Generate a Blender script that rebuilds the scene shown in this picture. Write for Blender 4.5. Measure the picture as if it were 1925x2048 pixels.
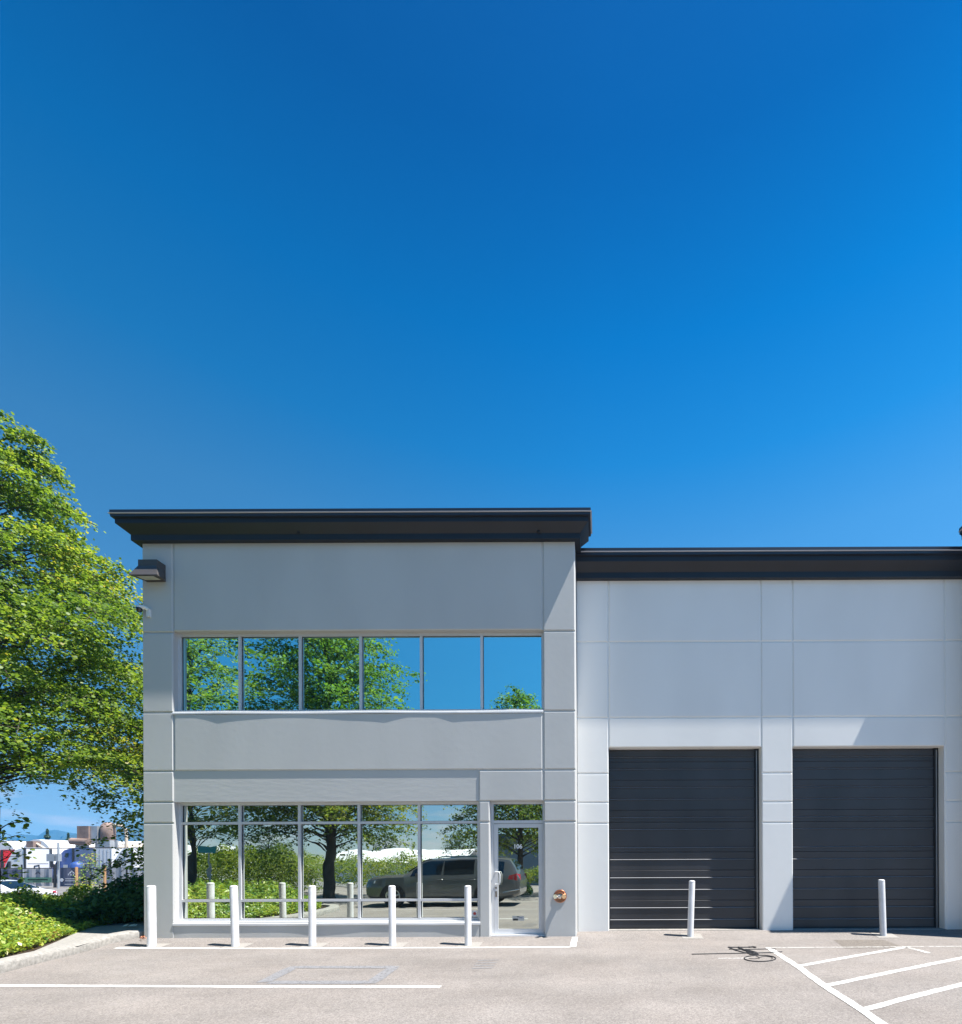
import bpy, math, random
import numpy as np
from mathutils import Matrix, Vector

for o in list(bpy.data.objects):
    bpy.data.objects.remove(o, do_unlink=True)
SC = bpy.context.scene
COL = SC.collection
R = math.radians

# ------------------------------------------------------------------ camera
F, CX, HY, H, ROLL = 1006.0, 1200.0, 1726.0, 1.394, 0.0042   # focal length etc. in photo pixels
W0, H0 = 1925.0, 2048.0
cam_d = bpy.data.cameras.new("camera")
cam = bpy.data.objects.new("camera", cam_d)
COL.objects.link(cam)
cam_d.sensor_fit = 'AUTO'
cam_d.sensor_width = 36.0
cam_d.lens = 36.0 * F / H0
cam_d.shift_x = (W0 / 2 - CX) / H0
cam_d.shift_y = (HY - H0 / 2) / H0
cam_d.clip_start, cam_d.clip_end = 0.05, 20000.0
cam.matrix_world = Matrix.Translation((0, 0, H)) @ Matrix.Rotation(R(90), 4, 'X') @ Matrix.Rotation(-ROLL, 4, 'Z')
SC.camera = cam

# ------------------------------------------------------------------ light
SUN = Vector((4.6, -1.0, 9.9)).normalized()
el, az = math.asin(SUN.z), math.atan2(SUN.x, SUN.y)
world = bpy.data.worlds.new("World")
SC.world = world
world.use_nodes = True
wt = world.node_tree
wt.nodes.clear()
sky = wt.nodes.new('ShaderNodeTexSky')
sky.sky_type = 'NISHITA'
sky.sun_disc = False
sky.sun_elevation = el
sky.sun_rotation = az
sky.altitude = 60
sky.air_density = 1.0
sky.dust_density = 0.3
sky.ozone_density = 4.0
# a clear deep sky: grade the sky texture by height above the horizon, as a polarising filter would
tcz = wt.nodes.new('ShaderNodeTexCoord'); sepz = wt.nodes.new('ShaderNodeSeparateXYZ')
rampz = wt.nodes.new('ShaderNodeValToRGB')
GR = [(0.0, (0.80, 0.86, 1.05)), (0.09, (0.66, 0.84, 1.02)), (0.25, (0.42, 0.92, 1.06)), (0.40, (0.46, 1.08, 1.25)), (0.52, (0.36, 1.08, 1.30)), (0.62, (0.08, 0.95, 1.33)), (0.72, (0.0, 0.76, 1.22)), (0.82, (0.0, 0.50, 0.93)), (1.0, (0.06, 0.40, 0.76))]
while len(rampz.color_ramp.elements) < len(GR): rampz.color_ramp.elements.new(0.5)
for k_, (p_, c_) in enumerate(GR):
    rampz.color_ramp.elements[k_].position = p_
    rampz.color_ramp.elements[k_].color = (c_[0] / 1.4, c_[1] / 1.4, c_[2] / 1.4, 1)
hsv = wt.nodes.new('ShaderNodeVectorMath'); hsv.operation = 'MULTIPLY'
scl = wt.nodes.new('ShaderNodeVectorMath'); scl.operation = 'SCALE'; scl.inputs['Scale'].default_value = 1.4
wt.links.new(tcz.outputs['Generated'], sepz.inputs[0]); wt.links.new(sepz.outputs['Z'], rampz.inputs[0])
pol = wt.nodes.new('ShaderNodeMapRange'); pol.inputs['From Min'].default_value = -0.85; pol.inputs['From Max'].default_value = 0.0
pol.inputs['To Min'].default_value = 1.4 * 0.70; pol.inputs['To Max'].default_value = 1.4
wt.links.new(sepz.outputs['X'], pol.inputs['Value']); wt.links.new(pol.outputs[0], scl.inputs['Scale'])
wt.links.new(sky.outputs[0], hsv.inputs[0]); wt.links.new(rampz.outputs[0], scl.inputs[0]); wt.links.new(scl.outputs[0], hsv.inputs[1])
bg = wt.nodes.new('ShaderNodeBackground'); bg.inputs[1].default_value = 0.067
wo = wt.nodes.new('ShaderNodeOutputWorld')
# a few thin clouds low over the mountains
tc = wt.nodes.new('ShaderNodeTexCoord')
mp = wt.nodes.new('ShaderNodeMapping'); mp.inputs['Scale'].default_value = (6, 6, 26); mp.inputs['Location'].default_value = (1.3, 0.4, 0)
nz = wt.nodes.new('ShaderNodeTexNoise'); nz.inputs['Scale'].default_value = 1.6; nz.inputs['Detail'].default_value = 6
sep = wt.nodes.new('ShaderNodeSeparateXYZ')
cr = wt.nodes.new('ShaderNodeMapRange'); cr.inputs['From Min'].default_value = 0.55; cr.inputs['From Max'].default_value = 0.75
lo = wt.nodes.new('ShaderNodeMapRange'); lo.inputs['From Min'].default_value = 0.17; lo.inputs['From Max'].default_value = 0.05
mu = wt.nodes.new('ShaderNodeMath'); mu.operation = 'MULTIPLY'
mx = wt.nodes.new('ShaderNodeMix'); mx.data_type = 'RGBA'
mx.inputs['B'].default_value = (4.6, 5.0, 5.6, 1)
wt.links.new(tc.outputs['Generated'], mp.inputs[0]); wt.links.new(mp.outputs[0], nz.inputs['Vector'])
wt.links.new(tc.outputs['Generated'], sep.inputs[0])
wt.links.new(nz.outputs['Fac'], cr.inputs['Value']); wt.links.new(sep.outputs['Z'], lo.inputs['Value'])
wt.links.new(cr.outputs[0], mu.inputs[0]); wt.links.new(lo.outputs[0], mu.inputs[1])
wt.links.new(mu.outputs[0], mx.inputs['Factor'])
wt.links.new(hsv.outputs[0], mx.inputs['A'])
wt.links.new(mx.outputs['Result'], bg.inputs[0])
wt.links.new(bg.outputs[0], wo.inputs[0])

sun_d = bpy.data.lights.new("sun", 'SUN')
sun_d.energy = 5.0
sun_d.angle = R(0.53)
sun_d.color = (1.0, 0.955, 0.89)
sun = bpy.data.objects.new("sun", sun_d)
COL.objects.link(sun)
sun.rotation_euler = SUN.to_track_quat('Z', 'Y').to_euler()
sun.location = (20, -10, 40)

SC.view_settings.view_transform = 'Standard'
SC.view_settings.look = 'None'
SC.view_settings.exposure = 1.18
SC.view_settings.gamma = 1.0
SC.render.engine = 'CYCLES'
SC.cycles.use_denoising = True
SC.cycles.max_bounces = 8
SC.cycles.caustics_reflective = False
SC.cycles.caustics_refractive = False

# ------------------------------------------------------------------ helpers
def at(x, y, d):
    """point seen at photo pixel (x, y) at distance d in front of the camera"""
    dx = x - CX - ROLL * (y - HY)
    dy = y - HY + ROLL * (x - CX)
    return Vector((dx * d / F, d, H - dy * d / F))

def on_ground(x, y, z=-0.085):
    dy = y - HY + ROLL * (x - CX)
    return at(x, y, (H - z) * F / dy)

class MB:
    def __init__(s):
        s.v, s.f, s.m = [], [], []
    def add(s, verts, faces, mi=0):
        n = len(s.v)
        s.v += [tuple(p) for p in verts]
        s.f += [tuple(i + n for i in f) for f in faces]
        s.m += [mi] * len(faces)
        return s
    def box(s, x0, x1, y0, y1, z0, z1, mi=0):
        v = [(x0, y0, z0), (x1, y0, z0), (x1, y1, z0), (x0, y1, z0), (x0, y0, z1), (x1, y0, z1), (x1, y1, z1), (x0, y1, z1)]
        return s.add(v, [(3, 2, 1, 0), (4, 5, 6, 7), (0, 1, 5, 4), (1, 2, 6, 5), (2, 3, 7, 6), (3, 0, 4, 7)], mi)
    def panel(s, x0, x1, z0, z1, yf, yb, ch=0.014, mi=0):
        """slab facing -Y with chamfered front edges"""
        v = []
        for (i, y) in ((ch, yf), (0, yf + ch), (0, yb)):
            v += [(x0 + i, y, z0 + i), (x1 - i, y, z0 + i), (x1 - i, y, z1 - i), (x0 + i, y, z1 - i)]
        f = [(0, 1, 2, 3)]
        for k in (0, 4):
            for j in range(4):
                f.append((k + j, k + 4 + j, k + 4 + (j + 1) % 4, k + (j + 1) % 4))
        return s.add(v, f, mi)
    def tube(s, pts, rad, n=8, mi=0, cap=True):
        pts = [Vector(p) for p in pts]
        if not hasattr(rad, '__len__'):
            rad = [rad] * len(pts)
        v, f = [], []
        u = None
        for i, p in enumerate(pts):
            d = (pts[min(i + 1, len(pts) - 1)] - pts[max(i - 1, 0)]).normalized()
            if u is None:
                u = d.orthogonal().normalized()
            else:
                u = (u - d * u.dot(d))
                u = u.normalized() if u.length > 1e-6 else d.orthogonal().normalized()
            w = d.cross(u)
            for k in range(n):
                a = 2 * math.pi * k / n
                v.append(p + (u * math.cos(a) + w * math.sin(a)) * rad[i])
        for i in range(len(pts) - 1):
            for k in range(n):
                k2 = (k + 1) % n
                f.append((i * n + k, i * n + k2, (i + 1) * n + k2, (i + 1) * n + k))
        if cap:
            f.append(tuple(range(n - 1, -1, -1)))
            f.append(tuple(range((len(pts) - 1) * n, len(pts) * n)))
        return s.add(v, f, mi)
    def lathe(s, prof, c=(0, 0, 0), axis='Z', n=24, mi=0):
        """prof: (radius, height) pairs along the axis"""
        v, f = [], []
        for (r, h) in prof:
            for k in range(n):
                a = 2 * math.pi * k / n
                p = (r * math.cos(a), r * math.sin(a), h)
                if axis == 'Y':
                    p = (p[0], h, p[1])
                elif axis == 'X':
                    p = (h, p[0], p[1])
                v.append((p[0] + c[0], p[1] + c[1], p[2] + c[2]))
        for i in range(len(prof) - 1):
            for k in range(n):
                k2 = (k + 1) % n
                f.append((i * n + k, i * n + k2, (i + 1) * n + k2, (i + 1) * n + k))
        f.append(tuple(range(n - 1, -1, -1)))
        f.append(tuple(range((len(prof) - 1) * n, len(prof) * n)))
        return s.add(v, f, mi)
    def build(s, name, mats, parent=None, smooth=None, fix=True):
        me = bpy.data.meshes.new(name)
        me.from_pydata(s.v, [], s.f)
        if not isinstance(mats, (list, tuple)):
            mats = [mats]
        for m in mats:
            me.materials.append(m)
        if len(mats) > 1:
            me.polygons.foreach_set('material_index', s.m)
        if fix:
            import bmesh
            bm = bmesh.new(); bm.from_mesh(me)
            bmesh.ops.recalc_face_normals(bm, faces=bm.faces)
            bm.to_mesh(me); bm.free()
        if smooth is not None:
            me.polygons.foreach_set('use_smooth', [True] * len(me.polygons))
            me.set_sharp_from_angle(angle=R(smooth))
        me.update()
        o = bpy.data.objects.new(name, me)
        COL.objects.link(o)
        if parent is not None:
            o.parent = parent
            o.matrix_parent_inverse = parent.matrix_basis.inverted()
        return o

def tag(o, label=None, cat=None, group=None, kind=None):
    if label: o['label'] = label
    if cat: o['category'] = cat
    if group: o['group'] = group
    if kind: o['kind'] = kind
    return o

def thing(name, loc, label, cat, group=None, rz=0):
    o = bpy.data.objects.new(name, None)
    o.empty_display_size = 0.2
    COL.objects.link(o)
    o.location = loc
    o.rotation_euler = (0, 0, rz)
    bpy.context.view_layer.update()
    return tag(o, label, cat, group)

def part_local(o, parent):
    """parent a mesh that was written in the parent's own coordinates"""
    o.parent = parent
    o.matrix_parent_inverse = Matrix.Identity(4)
    return o

def dup(root, loc, rz, label, group=None):
    r = root.copy(); COL.objects.link(r)
    r.location = loc
    r.rotation_euler = (root.rotation_euler[0], root.rotation_euler[1], rz)
    r['label'] = label
    if group: r['group'] = group
    for ch in list(root.children):
        c = ch.copy(); COL.objects.link(c); c.parent = r
        for g in list(ch.children):
            d = g.copy(); COL.objects.link(d); d.parent = c
    return r

# ------------------------------------------------------------------ materials
def mat(name, col, rough=0.6, metal=0.0, spec=0.5, noise=None, bump=None, emit=None, coat=0.0):
    """noise: (scale, amount[, detail, stretch xyz]); bump: (scale, strength, distance[, stretch])"""
    m = bpy.data.materials.new(name)
    m.use_nodes = True
    nt = m.node_tree
    p = nt.nodes['Principled BSDF']
    p.inputs['Base Color'].default_value = (*col, 1)
    p.inputs['Roughness'].default_value = rough
    p.inputs['Metallic'].default_value = metal
    p.inputs['Specular IOR Level'].default_value = spec
    p.inputs['Coat Weight'].default_value = coat
    g = nt.nodes.new('ShaderNodeNewGeometry')
    if noise:
        sc_, am = noise[0], noise[1]
        mp_ = nt.nodes.new('ShaderNodeMapping')
        if len(noise) > 3: mp_.inputs['Scale'].default_value = noise[3]
        n = nt.nodes.new('ShaderNodeTexNoise'); n.inputs['Scale'].default_value = sc_
        n.inputs['Detail'].default_value = noise[2] if len(noise) > 2 else 4
        nt.links.new(g.outputs['Position'], mp_.inputs[0]); nt.links.new(mp_.outputs[0], n.inputs['Vector'])
        mr = nt.nodes.new('ShaderNodeMapRange')
        mr.inputs['From Min'].default_value, mr.inputs['From Max'].default_value = 0.25, 0.75
        mr.inputs['To Min'].default_value, mr.inputs['To Max'].default_value = 1 - am, 1 + am
        nt.links.new(n.outputs['Fac'], mr.inputs['Value'])
        mm = nt.nodes.new('ShaderNodeVectorMath'); mm.operation = 'SCALE'
        mm.inputs[0].default_value = col
        nt.links.new(mr.outputs[0], mm.inputs['Scale'])
        nt.links.new(mm.outputs[0], p.inputs['Base Color'])
    if bump:
        mp2 = nt.nodes.new('ShaderNodeMapping')
        if len(bump) > 3: mp2.inputs['Scale'].default_value = bump[3]
        n2 = nt.nodes.new('ShaderNodeTexNoise'); n2.inputs['Scale'].default_value = bump[0]; n2.inputs['Detail'].default_value = 5
        nt.links.new(g.outputs['Position'], mp2.inputs[0]); nt.links.new(mp2.outputs[0], n2.inputs['Vector'])
        b = nt.nodes.new('ShaderNodeBump'); b.inputs['Strength'].default_value = bump[1]; b.inputs['Distance'].default_value = bump[2]
        nt.links.new(n2.outputs['Fac'], b.inputs['Height']); nt.links.new(b.outputs[0], p.inputs['Normal'])
    return m

def leaf_mat(name, cols, trans=0.35, rough=0.45):
    m = bpy.data.materials.new(name); m.use_nodes = True
    nt = m.node_tree
    p = nt.nodes['Principled BSDF']; out = nt.nodes['Material Output']
    p.inputs['Roughness'].default_value = rough
    p.inputs['Specular IOR Level'].default_value = 0.4
    a = nt.nodes.new('ShaderNodeAttribute'); a.attribute_name = 'tint'
    cr = nt.nodes.new('ShaderNodeValToRGB')
    while len(cr.color_ramp.elements) < len(cols):
        cr.color_ramp.elements.new(0.5)
    for i, (pos, c) in enumerate(cols):
        cr.color_ramp.elements[i].position = pos
        cr.color_ramp.elements[i].color = (*c, 1)
    nt.links.new(a.outputs['Fac'], cr.inputs[0])
    nt.links.new(cr.outputs[0], p.inputs['Base Color'])
    t = nt.nodes.new('ShaderNodeBsdfTranslucent')
    br = nt.nodes.new('ShaderNodeVectorMath'); br.operation = 'MULTIPLY'; br.inputs[1].default_value = (1.5, 1.35, 0.7)
    nt.links.new(cr.outputs[0], br.inputs[0]); nt.links.new(br.outputs[0], t.inputs[0])
    mx_ = nt.nodes.new('ShaderNodeMixShader'); mx_.inputs[0].default_value = trans
    nt.links.new(p.outputs[0], mx_.inputs[1]); nt.links.new(t.outputs[0], mx_.inputs[2])
    nt.links.new(mx_.outputs[0], out.inputs[0])
    return m

def asphalt_mat():
    m = bpy.data.materials.new('worn_asphalt'); m.use_nodes = True
    nt = m.node_tree; p = nt.nodes['Principled BSDF']
    p.inputs['Roughness'].default_value = 0.9; p.inputs['Specular IOR Level'].default_value = 0.25
    g = nt.nodes.new('ShaderNodeNewGeometry')
    def noise(scale, detail, rough=0.6, stretch=None):
        n = nt.nodes.new('ShaderNodeTexNoise'); n.inputs['Scale'].default_value = scale
        n.inputs['Detail'].default_value = detail; n.inputs['Roughness'].default_value = rough
        if stretch:
            mp_ = nt.nodes.new('ShaderNodeMapping'); mp_.inputs['Scale'].default_value = stretch
            nt.links.new(g.outputs['Position'], mp_.inputs[0]); nt.links.new(mp_.outputs[0], n.inputs['Vector'])
        else:
            nt.links.new(g.outputs['Position'], n.inputs['Vector'])
        return n.outputs['Fac']
    def rng(v, a, b, c, d):
        r = nt.nodes.new('ShaderNodeMapRange')
        for k, x in zip(('From Min', 'From Max', 'To Min', 'To Max'), (a, b, c, d)): r.inputs[k].default_value = x
        nt.links.new(v, r.inputs['Value']); return r.outputs[0]
    def mul(a, b):
        k = nt.nodes.new('ShaderNodeMath'); k.operation = 'MULTIPLY'
        nt.links.new(a, k.inputs[0]); nt.links.new(b, k.inputs[1]); return k.outputs[0]
    fine = rng(noise(85, 4, 0.8), 0.3, 0.7, 0.66, 1.34)
    vor = nt.nodes.new('ShaderNodeTexVoronoi'); vor.inputs['Scale'].default_value = 75
    nt.links.new(g.outputs['Position'], vor.inputs['Vector'])
    sepc = nt.nodes.new('ShaderNodeSeparateColor'); nt.links.new(vor.outputs['Color'], sepc.inputs[0])
    stones = rng(sepc.outputs[0], 0.0, 1.0, 0.78, 1.22)
    mid = rng(noise(1.1, 5), 0.3, 0.7, 0.88, 1.09)
    wear = rng(noise(0.5, 4, 0.6, (0.3, 1.5, 1)), 0.3, 0.7, 0.84, 1.10)
    crack = rng(noise(6, 8, 0.7), 0.35, 0.42, 0.9, 1.0)
    f = mul(mul(mul(fine, stones), mul(mid, wear)), crack)
    cr = nt.nodes.new('ShaderNodeMix'); cr.data_type = 'RGBA'
    cr.inputs['A'].default_value = (0.226, 0.200, 0.182, 1); cr.inputs['B'].default_value = (0.234, 0.218, 0.206, 1)
    nt.links.new(noise(0.8, 3), cr.inputs['Factor'])
    sc_ = nt.nodes.new('ShaderNodeVectorMath'); sc_.operation = 'SCALE'
    nt.links.new(cr.outputs['Result'], sc_.inputs[0]); nt.links.new(f, sc_.inputs['Scale'])
    nt.links.new(sc_.outputs[0], p.inputs['Base Color'])
    b = nt.nodes.new('ShaderNodeBump'); b.inputs['Strength'].default_value = 0.5; b.inputs['Distance'].default_value = 0.006
    nt.links.new(fine, b.inputs['Height']); nt.links.new(b.outputs[0], p.inputs['Normal'])
    return m

def worn_paint(name, col, keep=0.5, alpha_edge=0.12):
    """road paint worn through to the asphalt in patches"""
    m = mat(name, col, 0.75, spec=0.3, noise=(18, 0.1))
    nt = m.node_tree; p = nt.nodes['Principled BSDF']; out = nt.nodes['Material Output']
    g = nt.nodes.new('ShaderNodeNewGeometry')
    n = nt.nodes.new('ShaderNodeTexNoise'); n.inputs['Scale'].default_value = 30; n.inputs['Detail'].default_value = 8; n.inputs['Roughness'].default_value = 0.75
    nt.links.new(g.outputs['Position'], n.inputs['Vector'])
    r = nt.nodes.new('ShaderNodeMapRange')
    r.inputs['From Min'].default_value = keep - alpha_edge; r.inputs['From Max'].default_value = keep
    nt.links.new(n.outputs['Fac'], r.inputs['Value'])
    t = nt.nodes.new('ShaderNodeBsdfTransparent')
    mx_ = nt.nodes.new('ShaderNodeMixShader')
    nt.links.new(r.outputs[0], mx_.inputs[0]); nt.links.new(t.outputs[0], mx_.inputs[1]); nt.links.new(p.outputs[0], mx_.inputs[2])
    nt.links.new(mx_.outputs[0], out.inputs[0])
    return m

def mirror_glass(name, tint, dark, fac, wave=0.0):
    m = bpy.data.materials.new(name); m.use_nodes = True
    nt = m.node_tree; out = nt.nodes['Material Output']
    nt.nodes.remove(nt.nodes['Principled BSDF'])
    gl = nt.nodes.new('ShaderNodeBsdfGlossy'); gl.inputs['Color'].default_value = (*tint, 1); gl.inputs['Roughness'].default_value = 0.0
    df = nt.nodes.new('ShaderNodeBsdfDiffuse'); df.inputs[0].default_value = (*dark, 1)
    mx_ = nt.nodes.new('ShaderNodeMixShader'); mx_.inputs[0].default_value = fac
    nt.links.new(df.outputs[0], mx_.inputs[1]); nt.links.new(gl.outputs[0], mx_.inputs[2]); nt.links.new(mx_.outputs[0], out.inputs[0])
    if wave:
        g = nt.nodes.new('ShaderNodeNewGeometry')
        n = nt.nodes.new('ShaderNodeTexNoise'); n.inputs['Scale'].default_value = 1.6; n.inputs['Detail'].default_value = 1.5
        nt.links.new(g.outputs['Position'], n.inputs['Vector'])
        b = nt.nodes.new('ShaderNodeBump'); b.inputs['Strength'].default_value = 1.0; b.inputs['Distance'].default_value = wave
        nt.links.new(n.outputs['Fac'], b.inputs['Height']); nt.links.new(b.outputs[0], gl.inputs['Normal'])
    return m

M_office = mat('grey_wall_paint', (0.522, 0.524, 0.512), 0.75, spec=0.25, noise=(0.8, 0.055, 7, (1.5, 1, 0.5)), bump=(9, 0.3, 0.005))
M_rough = mat('grey_painted_grain', (0.522, 0.524, 0.512), 0.75, spec=0.25, noise=(0.9, 0.03, 5), bump=(9, 0.32, 0.007, (0.5, 1, 1.8)))
M_ware = mat('pale_wall_paint', (0.785, 0.782, 0.76), 0.75, spec=0.25, noise=(0.7, 0.05, 7, (1.5, 1, 0.5)), bump=(7, 0.3, 0.005))
M_corn = mat('charcoal_metal', (0.016, 0.018, 0.024), 0.45, spec=0.4, noise=(2, 0.12))
M_cap = mat('navy_cap_flashing', (0.016, 0.021, 0.034), 0.3, spec=0.6, noise=(3, 0.1))
M_alu = mat('silver_aluminium', (0.62, 0.63, 0.65), 0.45, 0.15, noise=(5, 0.03))
M_sill = mat('white_sill_flashing', (0.66, 0.67, 0.68), 0.45, noise=(6, 0.04))
M_gasket = mat('black_gasket', (0.012, 0.012, 0.014), 0.6)
M_glassU = mirror_glass('reflective_glass', (0.50, 0.90, 0.92), (0.03, 0.04, 0.045), 0.92, 0.0030)
M_glassL = mirror_glass('reflective_tinted_glass', (0.74, 0.80, 0.74), (0.05, 0.055, 0.05), 0.88, 0.0009)
M_glassW = mirror_glass('wavy_tinted_glass', (0.76, 0.83, 0.77), (0.05, 0.055, 0.05), 0.88, 0.0034)
M_garage = mat('charcoal_door_steel', (0.033, 0.033, 0.037), 0.42, spec=0.5, noise=(1.6, 0.25, 7, (1.2, 1, 0.6)), bump=(1.2, 0.35, 0.01))
M_edge = mat('door_edge_glint', (0.24, 0.245, 0.26), 0.35, spec=0.6)  # glints and sky reflection on the ledges, put into a lighter colour
M_dark = mat('dark_metal', (0.016, 0.016, 0.018), 0.5)
M_bronze = mat('brown_lamp_metal', (0.075, 0.068, 0.066), 0.5, noise=(9, 0.1))
M_lens = mat('frosted_lens', (0.5, 0.48, 0.42), 0.3)
M_white = mat('white_bollard_paint', (0.70, 0.70, 0.71), 0.5, noise=(5, 0.13, 8), bump=(30, 0.15, 0.003))
M_plast = mat('white_plastic', (0.75, 0.75, 0.72), 0.4)
M_brass = mat('copper_plate', (0.55, 0.22, 0.12), 0.28, 0.9)
M_chrome = mat('chrome', (0.75, 0.72, 0.68), 0.18, 1.0)
M_conc = mat('concrete', (0.29, 0.277, 0.257), 0.9, spec=0.2, noise=(20, 0.3, 9), bump=(40, 0.5, 0.004))
M_asph = asphalt_mat()
M_patch = mat('concrete_footing_patch', (0.29, 0.275, 0.255), 0.9, spec=0.2, noise=(40, 0.15, 6))
M_line = worn_paint('white_road_paint', (0.60, 0.59, 0.575), 0.465, 0.16)
M_linew = worn_paint('worn_white_road_paint', (0.50, 0.49, 0.47), 0.51)
M_faint = worn_paint('faded_blue_road_paint', (0.212, 0.212, 0.222), 0.50, 0.25)
M_road = mat('street_asphalt', (0.18, 0.172, 0.165), 0.9, spec=0.2, noise=(0.4, 0.12, 6))
M_soil = mat('bark_soil', (0.055, 0.040, 0.028), 0.95, spec=0.1, noise=(12, 0.4, 6), bump=(25, 0.8, 0.02))
M_bark = mat('tree_bark', (0.085, 0.070, 0.058), 0.9, spec=0.15, noise=(7, 0.35, 6, (1, 1, 0.25)), bump=(14, 0.9, 0.02, (1, 1, 0.2)))
M_leaf = leaf_mat('katsura_leaf', [(0.0, (0.06, 0.13, 0.02)), (0.45, (0.175, 0.29, 0.042)), (0.85, (0.31, 0.40, 0.065)), (1.0, (0.42, 0.38, 0.08))], 0.55)
M_maple = leaf_mat('maple_leaf', [(0.0, (0.08, 0.15, 0.022)), (0.5, (0.18, 0.26, 0.034)), (1.0, (0.34, 0.35, 0.08))], 0.5)
M_cover = leaf_mat('ground_cover_leaf', [(0.0, (0.06, 0.15, 0.035)), (0.45, (0.20, 0.32, 0.045)), (0.85, (0.40, 0.45, 0.055)), (0.97, (0.44, 0.34, 0.13)), (1.0, (0.36, 0.18, 0.10))], 0.3, 0.35)
M_hedge = leaf_mat('laurel_leaf', [(0.0, (0.022, 0.065, 0.02)), (0.6, (0.055, 0.13, 0.03)), (1.0, (0.11, 0.20, 0.045))], 0.25, 0.4)
M_far = leaf_mat('far_foliage', [(0.0, (0.04, 0.075, 0.022)), (1.0, (0.11, 0.15, 0.045))], 0.25)
M_wpaint = mat('white_truck_paint', (0.66, 0.67, 0.69), 0.3, coat=0.5)
M_bpaint = mat('blue_truck_paint', (0.035, 0.085, 0.30), 0.35, coat=0.4)
M_rpaint = mat('red_truck_paint', (0.45, 0.02, 0.025), 0.35, coat=0.4)
M_glassd = mat('dark_car_glass', (0.006, 0.007, 0.008), 0.05, spec=0.9)
M_tyre = mat('tyre_rubber', (0.018, 0.018, 0.019), 0.8)
M_gpaint = mat('graphite_car_paint', (0.125, 0.13, 0.132), 0.25, 0.35, coat=0.8)
M_red = mat('red_lens', (0.42, 0.012, 0.02), 0.2, coat=0.6)
M_clear = mat('clear_lens', (0.75, 0.76, 0.78), 0.15, coat=0.6)
M_rim = mat('alloy_rim', (0.55, 0.56, 0.58), 0.3, 0.8)
M_wood = mat('orange_wood_post', (0.30, 0.165, 0.075), 0.8, noise=(6, 0.2, 5, (1, 1, 0.2)))
M_rust = mat('rusted_sheet_metal', (0.27, 0.19, 0.155), 0.75, 0.2, noise=(1.2, 0.4, 6))
M_galv = mat('galvanised_sheet', (0.42, 0.44, 0.46), 0.45, 0.5, noise=(1.0, 0.2, 5))
M_tent = mat('white_roof_membrane', (0.68, 0.68, 0.69), 0.6, noise=(0.1, 0.03))
M_shed = mat('blue_shed_wall', (0.05, 0.08, 0.16), 0.7, noise=(0.3, 0.2))
M_tan = mat('tan_roof_sheet', (0.50, 0.42, 0.33), 0.7, noise=(0.3, 0.12))
M_brick = mat('red_brick_wall', (0.34, 0.13, 0.08), 0.85, noise=(0.6, 0.2))
M_banner = mat('grey_banner_mesh', (0.30, 0.31, 0.34), 0.8, noise=(1.2, 0.12))
M_bannerd = mat('navy_banner_mesh', (0.07, 0.08, 0.13), 0.8, noise=(1.2, 0.12))
M_bgreen = mat('green_banner_print', (0.10, 0.22, 0.15), 0.8)
M_print = mat('white_banner_print', (0.62, 0.63, 0.66), 0.8)
M_printd = mat('dark_banner_print', (0.05, 0.05, 0.07), 0.8)
M_mount = mat('forested_mountain', (0.050, 0.075, 0.075), 0.95, spec=0.1, noise=(0.015, 0.3, 6))
M_snow = mat('snow_patch', (0.80, 0.82, 0.85), 0.9)
M_vinyl = mat('white_vinyl', (0.80, 0.80, 0.80), 0.6)
M_stk = mat('sticker_black', (0.03, 0.03, 0.03), 0.5)
M_stkr = mat('sticker_red', (0.45, 0.05, 0.05), 0.5)
M_teal = mat('teal_sign', (0.05, 0.36, 0.34), 0.5)

# ------------------------------------------------------------------ ground
D, DW = 9.557, 10.21          # distance of the office front and of the warehouse wall
XL, XR = -8.677, -0.451       # office front, left and right edges
def sstep(a, b, x):
    t = min(1, max(0, (x - a) / (b - a)))
    return t * t * (3 - 2 * t)
def zg(x, y):
    k = sstep(-0.45, 0.35, x)
    zo = -0.085 + 0.087 * min(1, max(0, (y - (D - 0.62)) / 0.62))
    zw = -0.085 + 0.102 * min(1, max(0, (y - (DW - 0.62)) / 0.62))
    return zo * (1 - k) + zw * k

def grid(xs, ys, zf, name, m, dz=0.0):
    b = MB()
    v = [(x, y, zf(x, y) + dz) for y in ys for x in xs]
    n = len(xs)
    f = [(j * n + i, j * n + i + 1, (j + 1) * n + i + 1, (j + 1) * n + i) for j in range(len(ys) - 1) for i in range(n - 1)]
    b.add(v, f)
    return b.build(name, m, fix=False)

def lin(a, b, n): return [a + (b - a) * i / n for i in range(n + 1)]
xs = lin(-9.4, -0.7, 32)[:-1] + lin(-0.7, 0.5, 24)[:-1] + lin(0.5, 9.0, 20)[:-1] + [9, 20, 60]
ys = [-14, -6, 0, 5, 8.0] + lin(8.7, 9.7, 20) + lin(9.75, 10.4, 12)
tag(grid([-70, -30, -11.0] + xs[0:1], [-14, -8, -4, 0.0, 1.2], lambda x, y: -0.085, 'driveway', M_asph), kind='structure')
tag(grid(xs, ys, zg, 'parking_lot', M_asph), kind='structure')
big = MB(); S = 9000
big.add([(-S, -S, -0.65), (S, -S, -0.65), (S, S, -0.65), (-S, S, -0.65)], [(0, 1, 2, 3)])
tag(big.build('ground', M_road, fix=False), kind='structure')

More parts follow.
